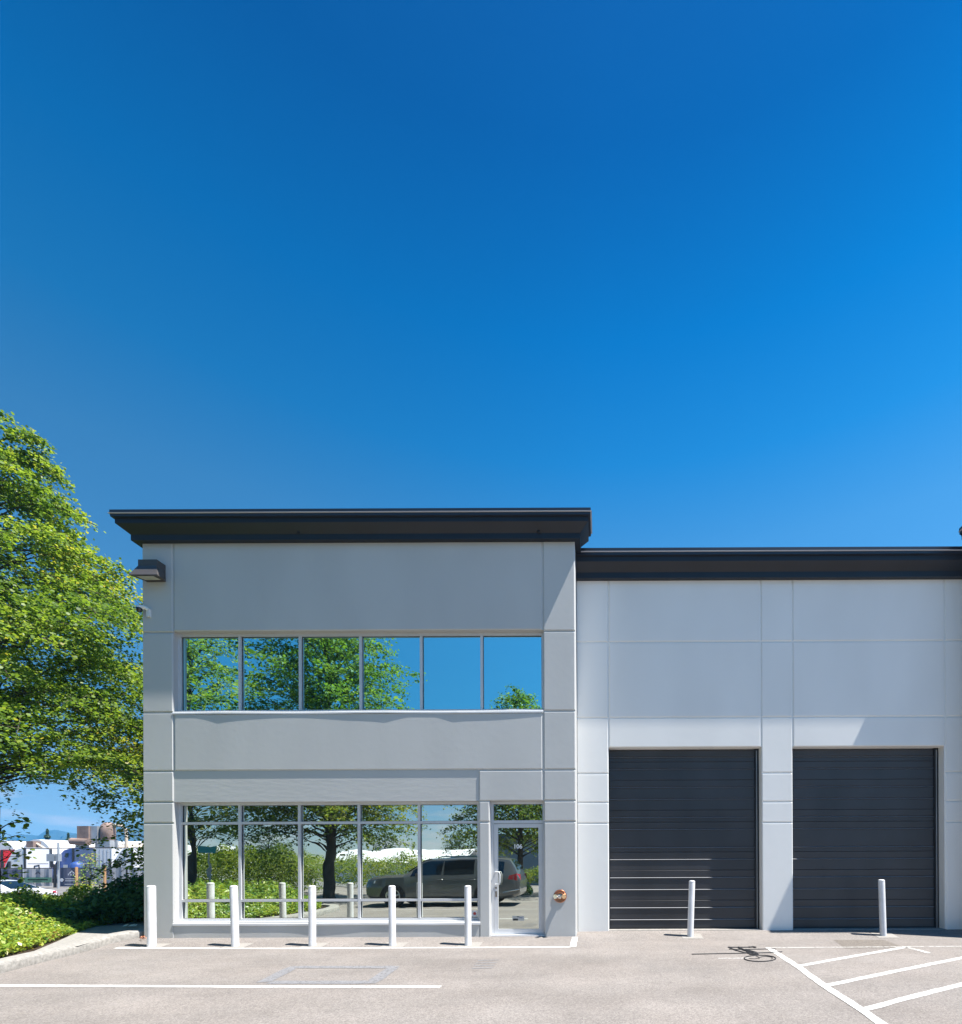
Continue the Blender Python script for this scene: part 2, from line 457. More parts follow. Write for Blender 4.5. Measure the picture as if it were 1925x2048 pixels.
# kerb along the planting bed, from the corner of the office to a rounded nose
kerb_path = [(-8.72, 9.66), (-8.92, 9.35), (-8.93, 9.0), (-8.70, 8.33), (-8.45, 7.54), (-8.18, 6.79), (-8.05, 5.9), (-8.05, 4.9), (-8.2, 3.9), (-8.55, 2.95), (-9.2, 2.35), (-10.2, 2.15), (-13, 1.9), (-22, 1.4)]
def smooth_path(p, n=6):
    p = [np.array(q, float) for q in p]
    out = []
    for i in range(len(p) - 1):
        p0, p1, p2, p3 = p[max(i - 1, 0)], p[i], p[i + 1], p[min(i + 2, len(p) - 1)]
        for k in range(n):
            t = k / n
            out.append(0.5 * ((2 * p1) + (-p0 + p2) * t + (2 * p0 - 5 * p1 + 4 * p2 - p3) * t * t + (-p0 + 3 * p1 - 3 * p2 + p3) * t ** 3))
    out.append(p[-1])
    return out
kp = smooth_path(kerb_path)
kb = MB()
prof = [(0, -0.12), (0, 0.02), (0.03, 0.055), (0.26, 0.06), (0.26, -0.12)]
kv = []
for i, q in enumerate(kp):
    t = kp[min(i + 1, len(kp) - 1)] - kp[max(i - 1, 0)]
    t = t / np.linalg.norm(t)
    nrm = np.array([t[1], -t[0]])       # towards the bed
    for (a, b_) in prof:
        kv.append((q[0] + nrm[0] * a, q[1] + nrm[1] * a, b_ + (zg(q[0], q[1]) + 0.085)))
n = len(prof)
kf = [(i * n + k, i * n + k + 1, (i + 1) * n + k + 1, (i + 1) * n + k) for i in range(len(kp) - 1) for k in range(n - 1)]
kb.add(kv, kf + [(0, 1, 2, 3, 4)])
tag(kb.build('kerb', M_conc, smooth=50), kind='structure')

# concrete pad between the kerb, the bed and the office corner
pad = MB()
pp = [at(122, 1898, 8.2), at(150, 1879, 8.9), at(200, 1868, 9.5), at(287, 1850, 11.2)]
pad.add([(-8.90, 7.9, 0.045), (-8.72, 8.4, 0.045), (-8.98, 9.0, 0.045), (-8.95, 9.4, 0.06), (-8.68, 9.7, 0.075), (-8.68, 11.6, 0.08), (-10.9, 11.6, 0.08), (-10.9, 10.8, 0.075), (-10.1, 9.6, 0.06), (-9.6, 8.9, 0.05)], [(0, 1, 2, 3, 4, 5, 6, 7, 8, 9)])
tag(pad.build('sidewalk', M_conc, fix=False), kind='structure')

def bed_z(x, y):
    e = 0.03 - 0.55 * sstep(-14.5, -19, x) - 0.5 * sstep(13, 18, y) * sstep(-8, -11, x)
    return e
tag(grid(lin(-30, -10.4, 20)[:-1] + lin(-10.4, -8.6, 24), lin(1.6, 20, 90), lambda x, y: (bed_z(x, y) if x < np.interp(y, [1.6, 2.4, 3, 3.9, 5, 6, 6.8, 7.5, 8.3, 9.4, 10.5, 11.5, 12.5, 20], [-12, -9.5, -8.9, -8.6, -8.5, -8.5, -8.6, -8.9, -9.15, -9.45, -9.45, -9.2, -8.6, -8.6]) else -0.25), 'planting_bed', M_soil), kind='structure')

# ------------------------------------------------------------------ painted markings
def stripe(pts, w, name, m, dz=0.004, jit=0.006):
    """painted stripe along ground points, ragged edges"""
    b = MB(); rnd = random.Random(hash(name) % 1000 + len(pts))
    P = [np.array(p[:2], float) for p in pts]
    rows = []
    for i in range(len(P) - 1):
        L = np.linalg.norm(P[i + 1] - P[i]); k = max(2, int(L / 0.12))
        for j in range(k + (1 if i == len(P) - 2 else 0)):
            rows.append(P[i] + (P[i + 1] - P[i]) * j / k)
    v = []
    for i, q in enumerate(rows):
        t = rows[min(i + 1, len(rows) - 1)] - rows[max(i - 1, 0)]; t = t / np.linalg.norm(t)
        nn = np.array([-t[1], t[0]])
        for s in (-1, 1):
            e = q + nn * s * (w / 2 + rnd.uniform(-jit, jit))
            v.append((e[0], e[1], zg(e[0], e[1]) + dz))
    b.add(v, [(2 * i, 2 * i + 1, 2 * i + 3, 2 * i + 2) for i in range(len(rows) - 1)])
    return tag(b.build(name, m, fix=False), kind='structure')
def g2(*p): return [on_ground(x, y) for (x, y) in p]
stripe(g2((232, 1896.5), (560, 1897.2), (900, 1895.5), (1142, 1894.2)), 0.11, 'white_edge_line', M_line)
stripe([(-0.475, 8.86), (-0.475, 9.50)], 0.11, 'white_edge_line_return', M_line, 0.006)
stripe(g2((-160, 1970.5), (0, 1971.5), (450, 1973.5), (882, 1974)), 0.10, 'parking_bay_line', M_line)
stripe([(-7.4, 3.15), (-1.95, 3.15)], 0.10, 'parking_bay_line', M_linew)
stripe([(-7.4, 0.05), (-1.75, 0.05)], 0.10, 'parking_bay_line', M_linew)
stripe([(-1.75, 0.0), (-1.6, -1.2)], 0.16, 'parking_bay_line', M_line)
stripe(g2((1537, 1896), (1597, 1934), (1648, 1971.5), (1720, 2018), (1790, 2066)), 0.105, 'hatched_zone_line', M_line, 0.006)
stripe(g2((1600, 1932), (1700, 1914), (1812, 1894.5)), 0.10, 'hatched_zone_stripe', M_line)
stripe(g2((1655, 1971), (1790, 1943), (1990, 1903)), 0.10, 'hatched_zone_stripe', M_line)
stripe(g2((1727, 2020), (1820, 1995), (2050, 1938)), 0.10, 'hatched_zone_stripe', M_line)
stripe(g2((1814, 1895), (1862, 1907)), 0.10, 'hatched_zone_stripe', M_linew)
stripe(g2((1545, 1895.8), (1925, 1893), (2080, 1892)), 0.06, 'ground_edge_line', M_linew, 0.0045)
stripe(g2((1436, 1917), (1500, 1916.5)), 0.05, 'ground_edge_line', M_linew)
stripe(g2((527, 1965), (587, 1934.5), (788, 1934.5), (745, 1965), (540, 1965)), 0.17, 'faded_bay_marking', M_faint)
def ground_patch(pts, name, m, dz=0.003):
    P = [on_ground(x, y) for (x, y) in pts]
    b_ = MB(); N = 8; v = []
    for j in range(N + 1):
        for i in range(N + 1):
            u, w = i / N, j / N
            q = (P[0] * (1 - u) + P[1] * u) * (1 - w) + (P[3] * (1 - u) + P[2] * u) * w
            v.append((q.x, q.y, zg(q.x, q.y) + dz))
    b_.add(v, [(j * (N + 1) + i, j * (N + 1) + i + 1, (j + 1) * (N + 1) + i + 1, (j + 1) * (N + 1) + i) for j in range(N) for i in range(N)])
    return tag(b_.build(name, m, fix=False), kind='structure')
M_oldp = worn_paint('old_asphalt_patch', (0.175, 0.155, 0.136), 0.50, 0.25)
ground_patch([(1690, 1897), (1812, 1896), (1768, 1880), (1668, 1880)], 'asphalt_patch', M_oldp)
for k in range(4):
    stripe(g2((948 + 4 * k - 4, 1937 - 5.2 * k), (986 + 4 * k, 1936 - 5.2 * k)), 0.05, 'worn_ground_mark', M_faint)

# ------------------------------------------------------------------ the building
B = thing('warehouse_building', (0, D, 0), 'grey and white concrete warehouse with dark cornice, mirrored office windows and two charcoal roller doors', 'building')

def cornice(name, stations, prof, caps, mats, matidx, parent):
    """stations: function q -> list of plan points (x, y) for offset q"""
    b = MB()
    rows = [stations(q) for (q, z) in prof]
    ns = len(rows[0])
    v = []
    for i, (q, z) in enumerate(prof):
        v += [(p[0], p[1], z) for p in rows[i]]
    for i in range(len(prof) - 1):
        f = [(i * ns + j, i * ns + j + 1, (i + 1) * ns + j + 1, (i + 1) * ns + j) for j in range(ns - 1)]
        b.add([], [])
        n0 = len(b.v)
        b.f += f; b.m += [matidx[i]] * len(f)
    b.v = v
    for j in caps:
        b.f.append(tuple(i * ns + j for i in range(len(prof)))); b.m.append(0)
    return b.build(name, mats, parent)

PROF = [(0.0, 7.497), (0.108, 7.495), (0.108, 7.597), (0.26, 7.716), (0.26, 7.802), (0.305, 7.812), (0.305, 7.857), (0.330, 7.861), (0.330, 7.866), (0.312, 7.872), (0.312, 7.930), (0.05, 7.955), (-0.3, 7.955)]
MI = [0] * 12
MI[5] = MI[8] = MI[9] = MI[10] = 1; MI[6] = MI[7] = 2
M_lip = mat('drip_edge_highlight', (0.45, 0.46, 0.5), 0.4)  # sunlit highlight along the cornice lip, painted in as a pale colour
YEND = DW - 0.33
c1 = cornice('cornice', lambda q: [(XL - q, D + 14), (XL - q, D - q), (XR + q, D - q), (XR + q, YEND if q > 0 else DW + 0.3)], PROF, (3,), [M_corn, M_cap, M_lip], MI, B)
PW = [(q, 7.117 + (z - 7.495) * 1.10) for (q, z) in PROF]
XB = 7.395      # left edge of the next office front, beyond the picture
c2 = cornice('cornice', lambda q: [(XR + 0.003, DW - q), (XB - 0.003, DW - q)], PW, (0, 1), [M_corn, M_cap, M_lip], MI, B)
c3 = cornice('cornice', lambda q: [(XB - q, YEND if q > 0 else DW + 0.3), (XB - q, D - q), (XB + 8.2 + q, D - q), (XB + 8.2 + q, D + 14)], PROF, (0, 3), [M_corn, M_cap, M_lip], MI, B)
# seams and small downlights in the cove of the cornice
sm = MB()
for (x, zt) in ((-4.55, 0),):
    sm.add([(x, D - 0.262, 7.716), (x + 0.006, D - 0.262, 7.716), (x + 0.02, D - 0.110, 7.596), (x + 0.014, D - 0.110, 7.596)], [(0, 1, 2, 3)])
sm.build('cornice_seam', M_gasket, B)
for x in (-5.62, -1.12):
    MB().lathe([(0.0, 0), (0.028, 0), (0.028, 0.02), (0.022, 0.022), (0, 0.022)], (x, D - 0.13, 7.60), n=14).build('cornice_light', M_gasket, B)

GZ = [0, 2.185, 2.584, 3.172, 4.29, 5.806, 7.53]
g = 0.0125
YB = D + 0.022
wall = MB()
# solid wall behind the panels
wall.box(XL + 0.002, -8.10, YB, D + 0.30, -0.3, 7.9)
wall.box(-1.05, XR - 0.002, YB, D + 0.30, -0.3, 7.9)
wall.box(-8.10, -1.05, YB, D + 0.30, 5.84, 7.9)
wall.box(-8.10, -1.05, YB, D + 0.30, 3.165, 4.31)
wall.box(-2.30, -1.05, YB, D + 0.30, 2.587, 3.165)
wall.box(-8.10, -2.30, YB - 0.016, D + 0.30, -0.3, 0.30)
wall.box(-2.30, -2.088, YB, D + 0.30, -0.3, 2.587)
# flank, back and roof
wall.box(XL + 0.004, XL + 0.30, D + 0.30, D + 24, -0.7, 7.9)
wall.box(XR - 0.30, XR - 0.004, D + 0.30, DW + 0.30, -0.3, 7.9)
wall.box(XL + 0.30, 40, D + 20, D + 20.3, -0.3, 7.0)
for i in range(6):
    z0, z1 = GZ[i] + (g if i else -0.3), GZ[i + 1] - g
    wall.panel(XL, -8.098, z0, z1, D, YB, 0.017)
    wall.panel(-1.052, XR, z0, z1, D, YB, 0.017)
wall.panel(-8.072, -1.080, 5.835, 7.53, D, YB, 0.017)
wall.panel(-8.072, -1.080, 3.172 + g, 4.262, D, YB, 0.017)
wall.panel(-2.285, -1.080, 2.587, 3.172 - g, D, YB, 0.017)
wall.panel(-2.285, -2.090, -0.3, 2.185 - g, D, YB, 0.017)
wall.panel(-2.285, -2.090, 2.185 + g, 2.575, D, YB, 0.017)
# side return pieces next to the warehouse wall carry the same joints
wall.build('office_wall', M_office, B)
rg = MB(); rg.box(-8.10, -2.30, YB - 0.004, D + 0.30, 2.587, 3.165)
rg.build('textured_panel', M_rough, B)

ww = MB()
GW = [0, 2.202, 2.624, 3.211, 4.339, 5.877, 7.16]
VX = [0.195, 3.290, 3.933, 7.022]
YW = DW + 0.020
ww.box(XR, 0.188, YW, DW + 0.30, -0.3, 7.4)
ww.box(3.298, 3.925, YW, DW + 0.30, -0.3, 7.4)
ww.box(7.012, XB, YW, DW + 0.30, -0.3, 7.4)
ww.box(0.188, 3.298, YW, DW + 0.30, 3.745, 7.4)
ww.box(3.925, 7.012, YW, DW + 0.30, 3.745, 7.4)
gw = 0.0115
for (x0, x1) in ((XR, VX[0]), (VX[1], VX[2]), (VX[2] + VX[3] - VX[2], XB)):
    for i in range(6):
        ww.panel(x0 + (gw if x0 > 0 else 0.0), x1 - (gw if x1 < 7.3 else 0), GW[i] + (gw if i else -0.3), GW[i + 1] - gw, DW, YW, 0.015)
for (x0, x1) in ((VX[0], VX[1]), (VX[2], VX[3])):
    for (z0, z1) in ((3.745, GW[4] - gw), (GW[4] + gw, GW[5] - gw), (GW[5] + gw, GW[6])):
        ww.panel(x0 + gw, x1 - gw, z0, z1, DW, YW, 0.015)
ww.build('warehouse_wall', M_ware, B)
nb = MB()
nb.box(XB + 0.002, XB + 8.198, YB, D + 0.3, -0.3, 7.8)
for i in range(6):
    for (u0, u1) in ((0.0, 0.577), (0.603, 7.597), (7.623, 8.2)):
        if u1 - u0 > 1 and i in (1, 2): continue
        nb.panel(XB + u0, XB + u1, GZ[i] + (g if i else -0.3), (GZ[i + 1] if u1 - u0 < 1 or i else GZ[3]) - g, D, YB, 0.017)
nb.box(XB + 0.003, XB + 0.3, D + 0.3, DW + 0.3, -0.3, 7.8)
nb.box(XB + 7.9, XB + 8.197, D + 0.3, D + 20, -0.3, 7.8)
nb.build('office_wall', M_office, B)
rf = MB(); rf.box(XL + 0.3, XR - 0.3, D + 0.3, D + 20, 7.55, 7.65); rf.box(XR - 0.3, XB + 0.3, DW + 0.3, D + 20, 7.05, 7.15); rf.box(XB + 0.3, XB + 7.9, D + 0.3, D + 20, 7.55, 7.65)
rf.build('roof', M_conc, B)

# windows ---------------------------------------------------------------
YF, YG = D + 0.125, D + 0.172       # frame front, glass
def window(x0, x1, z0, z1, muls, rails, glass, name='window'):
    fr = MB(); fw = 0.052; hw = 0.024
    fr.box(x0, x0 + fw, YF, YF + 0.11, z0, z1)
    fr.box(x1 - fw, x1, YF, YF + 0.11, z0, z1)
    xe = [x0 + fw] + sum([[m_ - hw, m_ + hw] for m_ in muls], []) + [x1 - fw]
    for m_ in muls:
        fr.box(m_ - hw, m_ + hw, YF - 0.002, YF + 0.11, z0 + fw, z1 - fw)
    for (a, b) in ((z0, z0 + fw), (z1 - fw, z1)):
        fr.box(x0 + fw, x1 - fw, YF, YF + 0.11, a, b)
    ze = [z0 + fw] + sum([[r_ - hw, r_ + hw] for r_ in rails], []) + [z1 - fw]
    for r_ in rails:
        for i in range(0, len(xe), 2):
            fr.box(xe[i], xe[i + 1], YF + 0.001, YF + 0.11, r_ - hw, r_ + hw)
    w = fr.build(name, M_alu, B)
    rnd = random.Random(int(z0 * 100) + 7)
    for i in range(0, len(xe), 2):
        for j in range(0, len(ze), 2):
            gk = MB(); a0, a1, b0, b1 = xe[i], xe[i + 1], ze[j], ze[j + 1]
            t = 0.007
            for (p0, p1, q0, q1) in ((a0, a0 + t, b0, b1), (a1 - t, a1, b0, b1), (a0 + t, a1 - t, b0, b0 + t), (a0 + t, a1 - t, b1 - t, b1)):
                gk.box(p0, p1, YG - 0.010, YG + 0.01, q0, q1)
            gk.build('gasket', M_gasket, w)
            e = [rnd.uniform(-0.0012, 0.0012) for _ in range(2)]     # panes never sit perfectly true
            pn = MB(); ex = e[0] * (a1 - a0) / 2; ez = e[1] * (b1 - b0) / 2
            pn.add([(a0 + t, YG + ex + ez, b0 + t), (a1 - t, YG - ex + ez, b0 + t), (a1 - t, YG - ex - ez, b1 - t), (a0 + t, YG + ex - ez, b1 - t)], [(0, 1, 2, 3)])
            pn.build('pane', M_glassW if (glass is M_glassL and i in (0, 4)) else glass, w, fix=False)
    return w
wu = window(-8.10, -1.052, 4.314, 5.838, [-6.917, -5.755, -4.589, -3.423, -2.258], [], M_glassU)
wl = window(-8.10, -2.302, 0.302, 2.585, [-6.930, -5.782, -4.636, -3.478], [2.190, 0.698], M_glassL)

def sill(x0, x1, z0, z1, amp, kinks, parent, seed):
    """folded metal sill, its lip bent a little out of true"""
    b = MB(); rnd = random.Random(seed); N = 160
    ks = sorted(kinks)
    rows = []
    for i in range(N + 1):
        x = x0 + (x1 - x0) * i / N
        d = min([abs(x - k) for k in ks] + [1.2])
        out = 0.006 + amp * (1 - math.exp(-d * 2.2)) * (0.75 + 0.25 * math.sin(x * 1.7 + seed))
        out = max(0.004, amp * 1.2 - out * 0.85 + 0.003 * math.sin(x * 2.7 + seed))
        yf = D - 0.004 - out
        dz = -0.004 * math.sin(x * 2.1 + seed)
        rows.append([(x, YF + 0.02, z1), (x, yf + 0.012, z1 - 0.006 + dz), (x, yf + 0.010, z1 - 0.026 + dz), (x, yf + 0.004, z1 - 0.030 + dz), (x, yf, z1 - 0.034 + dz), (x, yf, z0 + dz), (x, yf + 0.004, z0 + dz), (x, D + 0.004, z0 + 0.01)])
    v = [p for r in rows for p in r]; n = len(rows[0])
    f = [(i * n + k, i * n + k + 1, (i + 1) * n + k + 1, (i + 1) * n + k) for i in range(N) for k in range(n - 1)]
    f += [tuple(range(n)), tuple(N * n + k for k in range(n))]
    b.add(v, f)
    return b.build('sill', M_sill, parent)
sill(-8.105, -1.062, 4.252, 4.315, 0.016, [-7.17, -4.0, -2.7], wu, 1)
sill(-8.112, -2.275, 0.232, 0.303, 0.014, [-8.1, -5.35, -2.3], wl, 2)

# entrance door -----------------------------------------------------------
dr = MB()
x0, x1 = -2.088, -1.052
dr.box(x0, x0 + 0.045, YF, YF + 0.11, 0.0, 2.585)
dr.box(x1 - 0.045, x1, YF, YF + 0.11, 0.0, 2.585)
dr.box(x0 + 0.045, x1 - 0.045, YF, YF + 0.11, 2.535, 2.585)
dr.box(x0 + 0.045, x1 - 0.045, YF, YF + 0.11, 2.165, 2.222)
door = dr.build('entrance_door', M_alu, B)
gk = MB(); gk.box(x0 + 0.045, x1 - 0.045, YG - 0.008, YG + 0.02, 2.222, 2.535); gk.build('gasket', M_gasket, door)
MB().add([(x0 + 0.052, YG - 0.009, 2.229), (x1 - 0.052, YG - 0.009, 2.229), (x1 - 0.052, YG - 0.009, 2.528), (x0 + 0.052, YG - 0.009, 2.528)], [(0, 1, 2, 3)]).build('transom_pane', M_glassL, door, fix=False)
lf = MB(); a0, a1 = x0 + 0.050, x1 - 0.050
lf.box(a0, a0 + 0.078, YF + 0.012, YF + 0.06, 0.028, 2.158)
lf.box(a1 - 0.078, a1, YF + 0.012, YF + 0.06, 0.028, 2.158)
lf.box(a0 + 0.078, a1 - 0.078, YF + 0.012, YF + 0.06, 2.083, 2.158)
lf.box(a0 + 0.078, a1 - 0.078, YF + 0.012, YF + 0.06, 0.028, 0.128)
leaf = lf.build('door_leaf', M_alu, door)
MB().box(x0 + 0.045, a0, YF + 0.04, YF + 0.07, 0.02, 2.165).box(a1, x1 - 0.045, YF + 0.04, YF + 0.07, 0.02, 2.165).box(a0, a1, YF + 0.04, YF + 0.07, 2.158, 2.165).build('door_gap', M_gasket, door)
MB().add([(a0 + 0.078, YF + 0.035, 0.128), (a1 - 0.078, YF + 0.035, 0.128), (a1 - 0.078, YF + 0.035, 2.083), (a0 + 0.078, YF + 0.035, 2.083)], [(0, 1, 2, 3)]).build('door_pane', M_glassL, door, fix=False)
MB().box(x0, x1, D + 0.03, YF + 0.11, -0.02, 0.026).build('threshold', M_sill, door)
hp = at(1002, 1745, YF - 0.05)
hx = a0 + 0.055
MB().tube([(hx - 0.02, YF + 0.012, 1.23), (hx - 0.02, YF - 0.045, 1.23), (hx + 0.055, YF - 0.05, 1.225), (hx + 0.068, YF - 0.05, 1.19), (hx + 0.068, YF - 0.05, 1.03), (hx + 0.055, YF - 0.05, 0.995), (hx - 0.02, YF - 0.045, 0.99), (hx - 0.02, YF + 0.012, 0.99)], 0.013, 10).build('door_handle', M_sill, door, smooth=50)
MB().lathe([(0, 0), (0.019, 0), (0.019, 0.012), (0.0, 0.014)], (a0 + 0.04, YF, 0.925), 'Y', 16).box(a0 + 0.022, a0 + 0.058, YF + 0.006, YF + 0.012, 0.75, 0.86).build('door_lock', M_chrome, door)
for (q0, q1) in ((2.05, 2.15), (0.03, 0.11)):
    MB().box(a1 - 0.012, a1 + 0.012, YF - 0.012, YF + 0.012, q0, q1).build('pivot_hinge', M_alu, door)

def text(s, size, loc, name, m, parent, bold=0.0):
    cu = bpy.data.curves.new(name, 'FONT'); cu.body = s; cu.size = size; cu.extrude = 0.0008; cu.offset = bold
    cu.align_x = 'CENTER'; cu.align_y = 'CENTER'
    t = bpy.data.objects.new(name, cu); COL.objects.link(t)
    bpy.context.view_layer.update()
    me = bpy.data.meshes.new_from_object(t.evaluated_get(bpy.context.evaluated_depsgraph_get()))
    me.transform(Matrix.Rotation(R(90), 4, 'X'))
    bpy.data.objects.remove(t, do_unlink=True)
    me.materials.clear(); me.materials.append(m)
    o = bpy.data.objects.new(name, me); COL.objects.link(o)
    me.transform(Matrix.Translation(Vector(loc)))
    if parent:
        o.parent = parent; o.matrix_parent_inverse = parent.matrix_basis.inverted()
    return o
text('106', 0.115, ((1036.3 - CX) * (YF + 0.03) / F, YF + 0.032, H + (HY - 1693.2 + 0.7) * (YF + 0.03) / F), 'unit_number', M_vinyl, door, 0.0035)
sx, sz = (1036 - CX) * YF / F, H - (1837 - HY - 0.7) * YF / F
st = MB(); st.box(sx - 0.115, sx + 0.115, YF + 0.031, YF + 0.034, sz - 0.045, sz + 0.045, 0)
st.box(sx - 0.10, sx - 0.005, YF + 0.029, YF + 0.031, sz - 0.042, sz - 0.006, 1)
st.box(sx - 0.025, sx + 0.02, YF + 0.029, YF + 0.031, sz + 0.022, sz + 0.036, 1)
st.box(sx + 0.02, sx + 0.085, YF + 0.029, YF + 0.031, sz + 0.004, sz + 0.018, 2)
M_mirr = mat('pale_sticker', (0.5, 0.5, 0.47), 0.5)
st.build('sticker', [M_mirr, M_stk, mat('sticker_blue', (0.18, 0.2, 0.34), 0.5)], door)
sx, sz = (949.5 - CX) * YG / F, H - (1827 - HY - 1) * YG / F
st = MB(); st.box(sx - 0.06, sx + 0.052, YG - 0.006, YG - 0.003, sz - 0.058, sz + 0.058, 0)
st.lathe([(0.018, YG - 0.007), (0.030, YG - 0.007), (0.030, YG - 0.0065), (0.018, YG - 0.0065)], (sx, 0, sz), 'Y', 20, 1)
st.build('sticker', [M_vinyl, M_stkr], wl)

# roller doors ------------------------------------------------------------
def garage(x0, x1, flip):
    yd = DW + 0.225
    top, bot = 3.73, 0.055
    b = MB()
    # ribbed steel curtain: every 0.62 m section has two small ledges
    zs = [(bot, 0.0)]
    z = 0.075
    P = []
    base = bot
    per = 0.6235
    lines = []
    k = 0
    z_a = 0.211
    while z_a + k * per < top + 0.3:
        lines.append(z_a + k * per); lines.append(z_a + k * per + 0.247); k += 1
    prof_ = [(bot, 0.0)]
    last = bot
    for L in lines:
        if L > top - 0.03: break
        prof_ += [(L - 0.10 * 0 - 0.016, 0.003), (L - 0.012, -0.008), (L, -0.010), (L + 0.011, 0.008), (L + 0.016, 0.012), (L + 0.030, 0.004)]
        if L + 0.12 < top - 0.05 and (len(prof_) // 6) % 2 == 0:
            prof_ += [(L + 0.150, 0.001), (L + 0.158, 0.010), (L + 0.166, 0.003)]
    prof_.append((top, 0.0))
    v = []
    for (z, dy) in prof_:
        v += [(x0 + 0.02, yd + dy, z), (x1 - 0.08, yd + dy, z)]
    for i in range(len(prof_) - 1):
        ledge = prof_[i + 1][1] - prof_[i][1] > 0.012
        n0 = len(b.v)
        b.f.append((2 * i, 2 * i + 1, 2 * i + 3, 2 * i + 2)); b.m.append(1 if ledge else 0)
    b.v = v
    d = b.build('roller_door', [M_garage, M_edge], B)
    MB().box(x0 - 0.01, x0 + 0.02, yd - 0.04, yd + 0.05, 0.02, 3.76).build('door_track', M_dark, d)
    MB().box(x1 - 0.08, x1 + 0.0, yd - 0.03, yd + 0.05, 0.02, 3.76).build('door_track', M_dark, d)
    MB().box(x1 - 0.055, x1 - 0.045, yd - 0.05, yd - 0.031, 0.02, 3.70).build('door_cable', M_galv, d)
    MB().box(x0 + 0.02, x1 - 0.08, yd - 0.012, yd + 0.02, 0.025, bot).build('bottom_seal', M_gasket, d)
    MB().box(x0 - 0.005, x1 + 0.005, DW + 0.0, yd + 0.06, -0.2, 0.024).build('door_threshold', M_conc, d)
    return d
garage(0.188, 3.298, 0)
garage(3.925, 7.012, 1)

# ------------------------------------------------------------------ fixtures on the wall
lx, lz0, lz1 = -8.40, 6.765, 7.083
lamp = thing('wall_lamp', (lx, D, 6.9), 'brown metal wall pack lamp with flared shade on the office corner pillar', 'lamp')
b = MB(); hw_ = 0.176
b.box(lx - hw_, lx + hw_, D - 0.05, D - 0.001, lz0, lz1)
b.add([(lx - hw_, D - 0.05, lz1), (lx + hw_, D - 0.05, lz1), (lx + hw_, D - 0.19, lz1), (lx - hw_, D - 0.19, lz1),
       (lx - hw_, D - 0.05, 6.93), (lx + hw_, D - 0.05, 6.93), (lx + hw_, D - 0.19, 6.965), (lx - hw_, D - 0.19, 6.965)],
      [(0, 1, 2, 3), (3, 2, 6, 7), (0, 3, 7, 4), (1, 5, 6, 2)])
b.build('housing', M_bronze, lamp)
b = MB(); fw_ = 0.26
T = [(lx - hw_, D - 0.05, 6.955), (lx + hw_, D - 0.05, 6.955), (lx + hw_, D - 0.192, 6.966), (lx - hw_, D - 0.192, 6.966)]
Bt = [(lx - fw_ * 0.8, D - 0.05, 6.785), (lx + fw_ * 0.8, D - 0.05, 6.785), (lx + fw_, D - 0.285, 6.752), (lx - fw_, D - 0.285, 6.752)]
Bt2 = [(p[0], p[1], p[2] - 0.012) for p in Bt]
b.add(T + Bt + Bt2, [(2, 3, 7, 6), (3, 0, 4, 7), (1, 2, 6, 5), (6, 7, 11, 10), (7, 4, 8, 11), (5, 6, 10, 9), (8, 9, 10, 11)])
b.build('lamp_shade', M_bronze, lamp)
MB().add([(lx - 0.15, D - 0.07, 6.768), (lx + 0.15, D - 0.07, 6.768), (lx + 0.16, D - 0.25, 6.738), (lx - 0.16, D - 0.25, 6.738)], [(0, 1, 2, 3)]).build('lens', M_lens, lamp)

scx, scz = (297.5 - CX + 2.1) * 0.0095, H + (HY - 1226 + 3.8) * 0.0095
cam_t = thing('security_camera', (scx, D, scz), 'small white dome security camera on the office corner pillar below the lamp', 'camera')
b = MB(); b.box(scx - 0.005, scx + 0.05, D - 0.045, D - 0.001, scz - 0.085, scz + 0.06)
b.tube([(scx + 0.02, D - 0.03, scz + 0.05), (scx - 0.02, D - 0.06, scz + 0.075), (scx - 0.075, D - 0.09, scz + 0.068), (scx - 0.10, D - 0.10, scz + 0.045)], [0.03, 0.036, 0.05, 0.05], 12)
b.build('bracket', M_plast, cam_t, smooth=50)
MB().lathe([(0.0, -0.075), (0.025, -0.068), (0.046, -0.04), (0.052, -0.01), (0.052, 0.01), (0, 0.012)], (scx - 0.088, D - 0.098, scz + 0.035), 'Z', 18).build('dome', M_glassd, cam_t, smooth=60)

fx, fz = (1120.5 - CX) * 0.0095, H - (1792.2 - HY - 0.3) * 0.0095
fdc = thing('fire_hose_connection', (fx, D, fz), 'round copper fire department connection with two chrome inlets beside the entrance', 'fire connection')
MB().lathe([(0.0, -0.001), (0.125, -0.001), (0.125, -0.010), (0.117, -0.016), (0.10, -0.012), (0, -0.012)], (fx, D, fz), 'Y', 36).build('wall_plate', M_brass, fdc, smooth=40)
b = MB(); b.lathe([(0.055, -0.012), (0.05, -0.06), (0.045, -0.085), (0.0, -0.088)], (fx, D, fz), 'Y', 20)
for s in (-1, 1):
    b.tube([(fx + s * 0.01, D - 0.06, fz), (fx + s * 0.05, D - 0.095, fz), (fx + s * 0.072, D - 0.125, fz)], [0.034, 0.036, 0.036], 16)
b.build('inlet_body', M_chrome, fdc, smooth=50)
for s in (-1, 1):
    b = MB(); b.tube([(fx + s * 0.066, D - 0.115, fz), (fx + s * 0.085, D - 0.143, fz)], [0.042, 0.042], 18)
    b.build('inlet_cap', M_chrome if s < 0 else mat('brass_cap', (0.75, 0.5, 0.28), 0.25, 0.9), fdc, smooth=50)
b = MB()
for k in range(9):
    a = R(40 + 100 * k / 8); rr = 0.092
    px_, pz_ = fx + rr * math.cos(a), fz + rr * math.sin(a)
    b.box(px_ - 0.006, px_ + 0.006, D - 0.016, D - 0.011, pz_ - 0.009, pz_ + 0.009)
b.build('raised_lettering', M_dark, fdc)

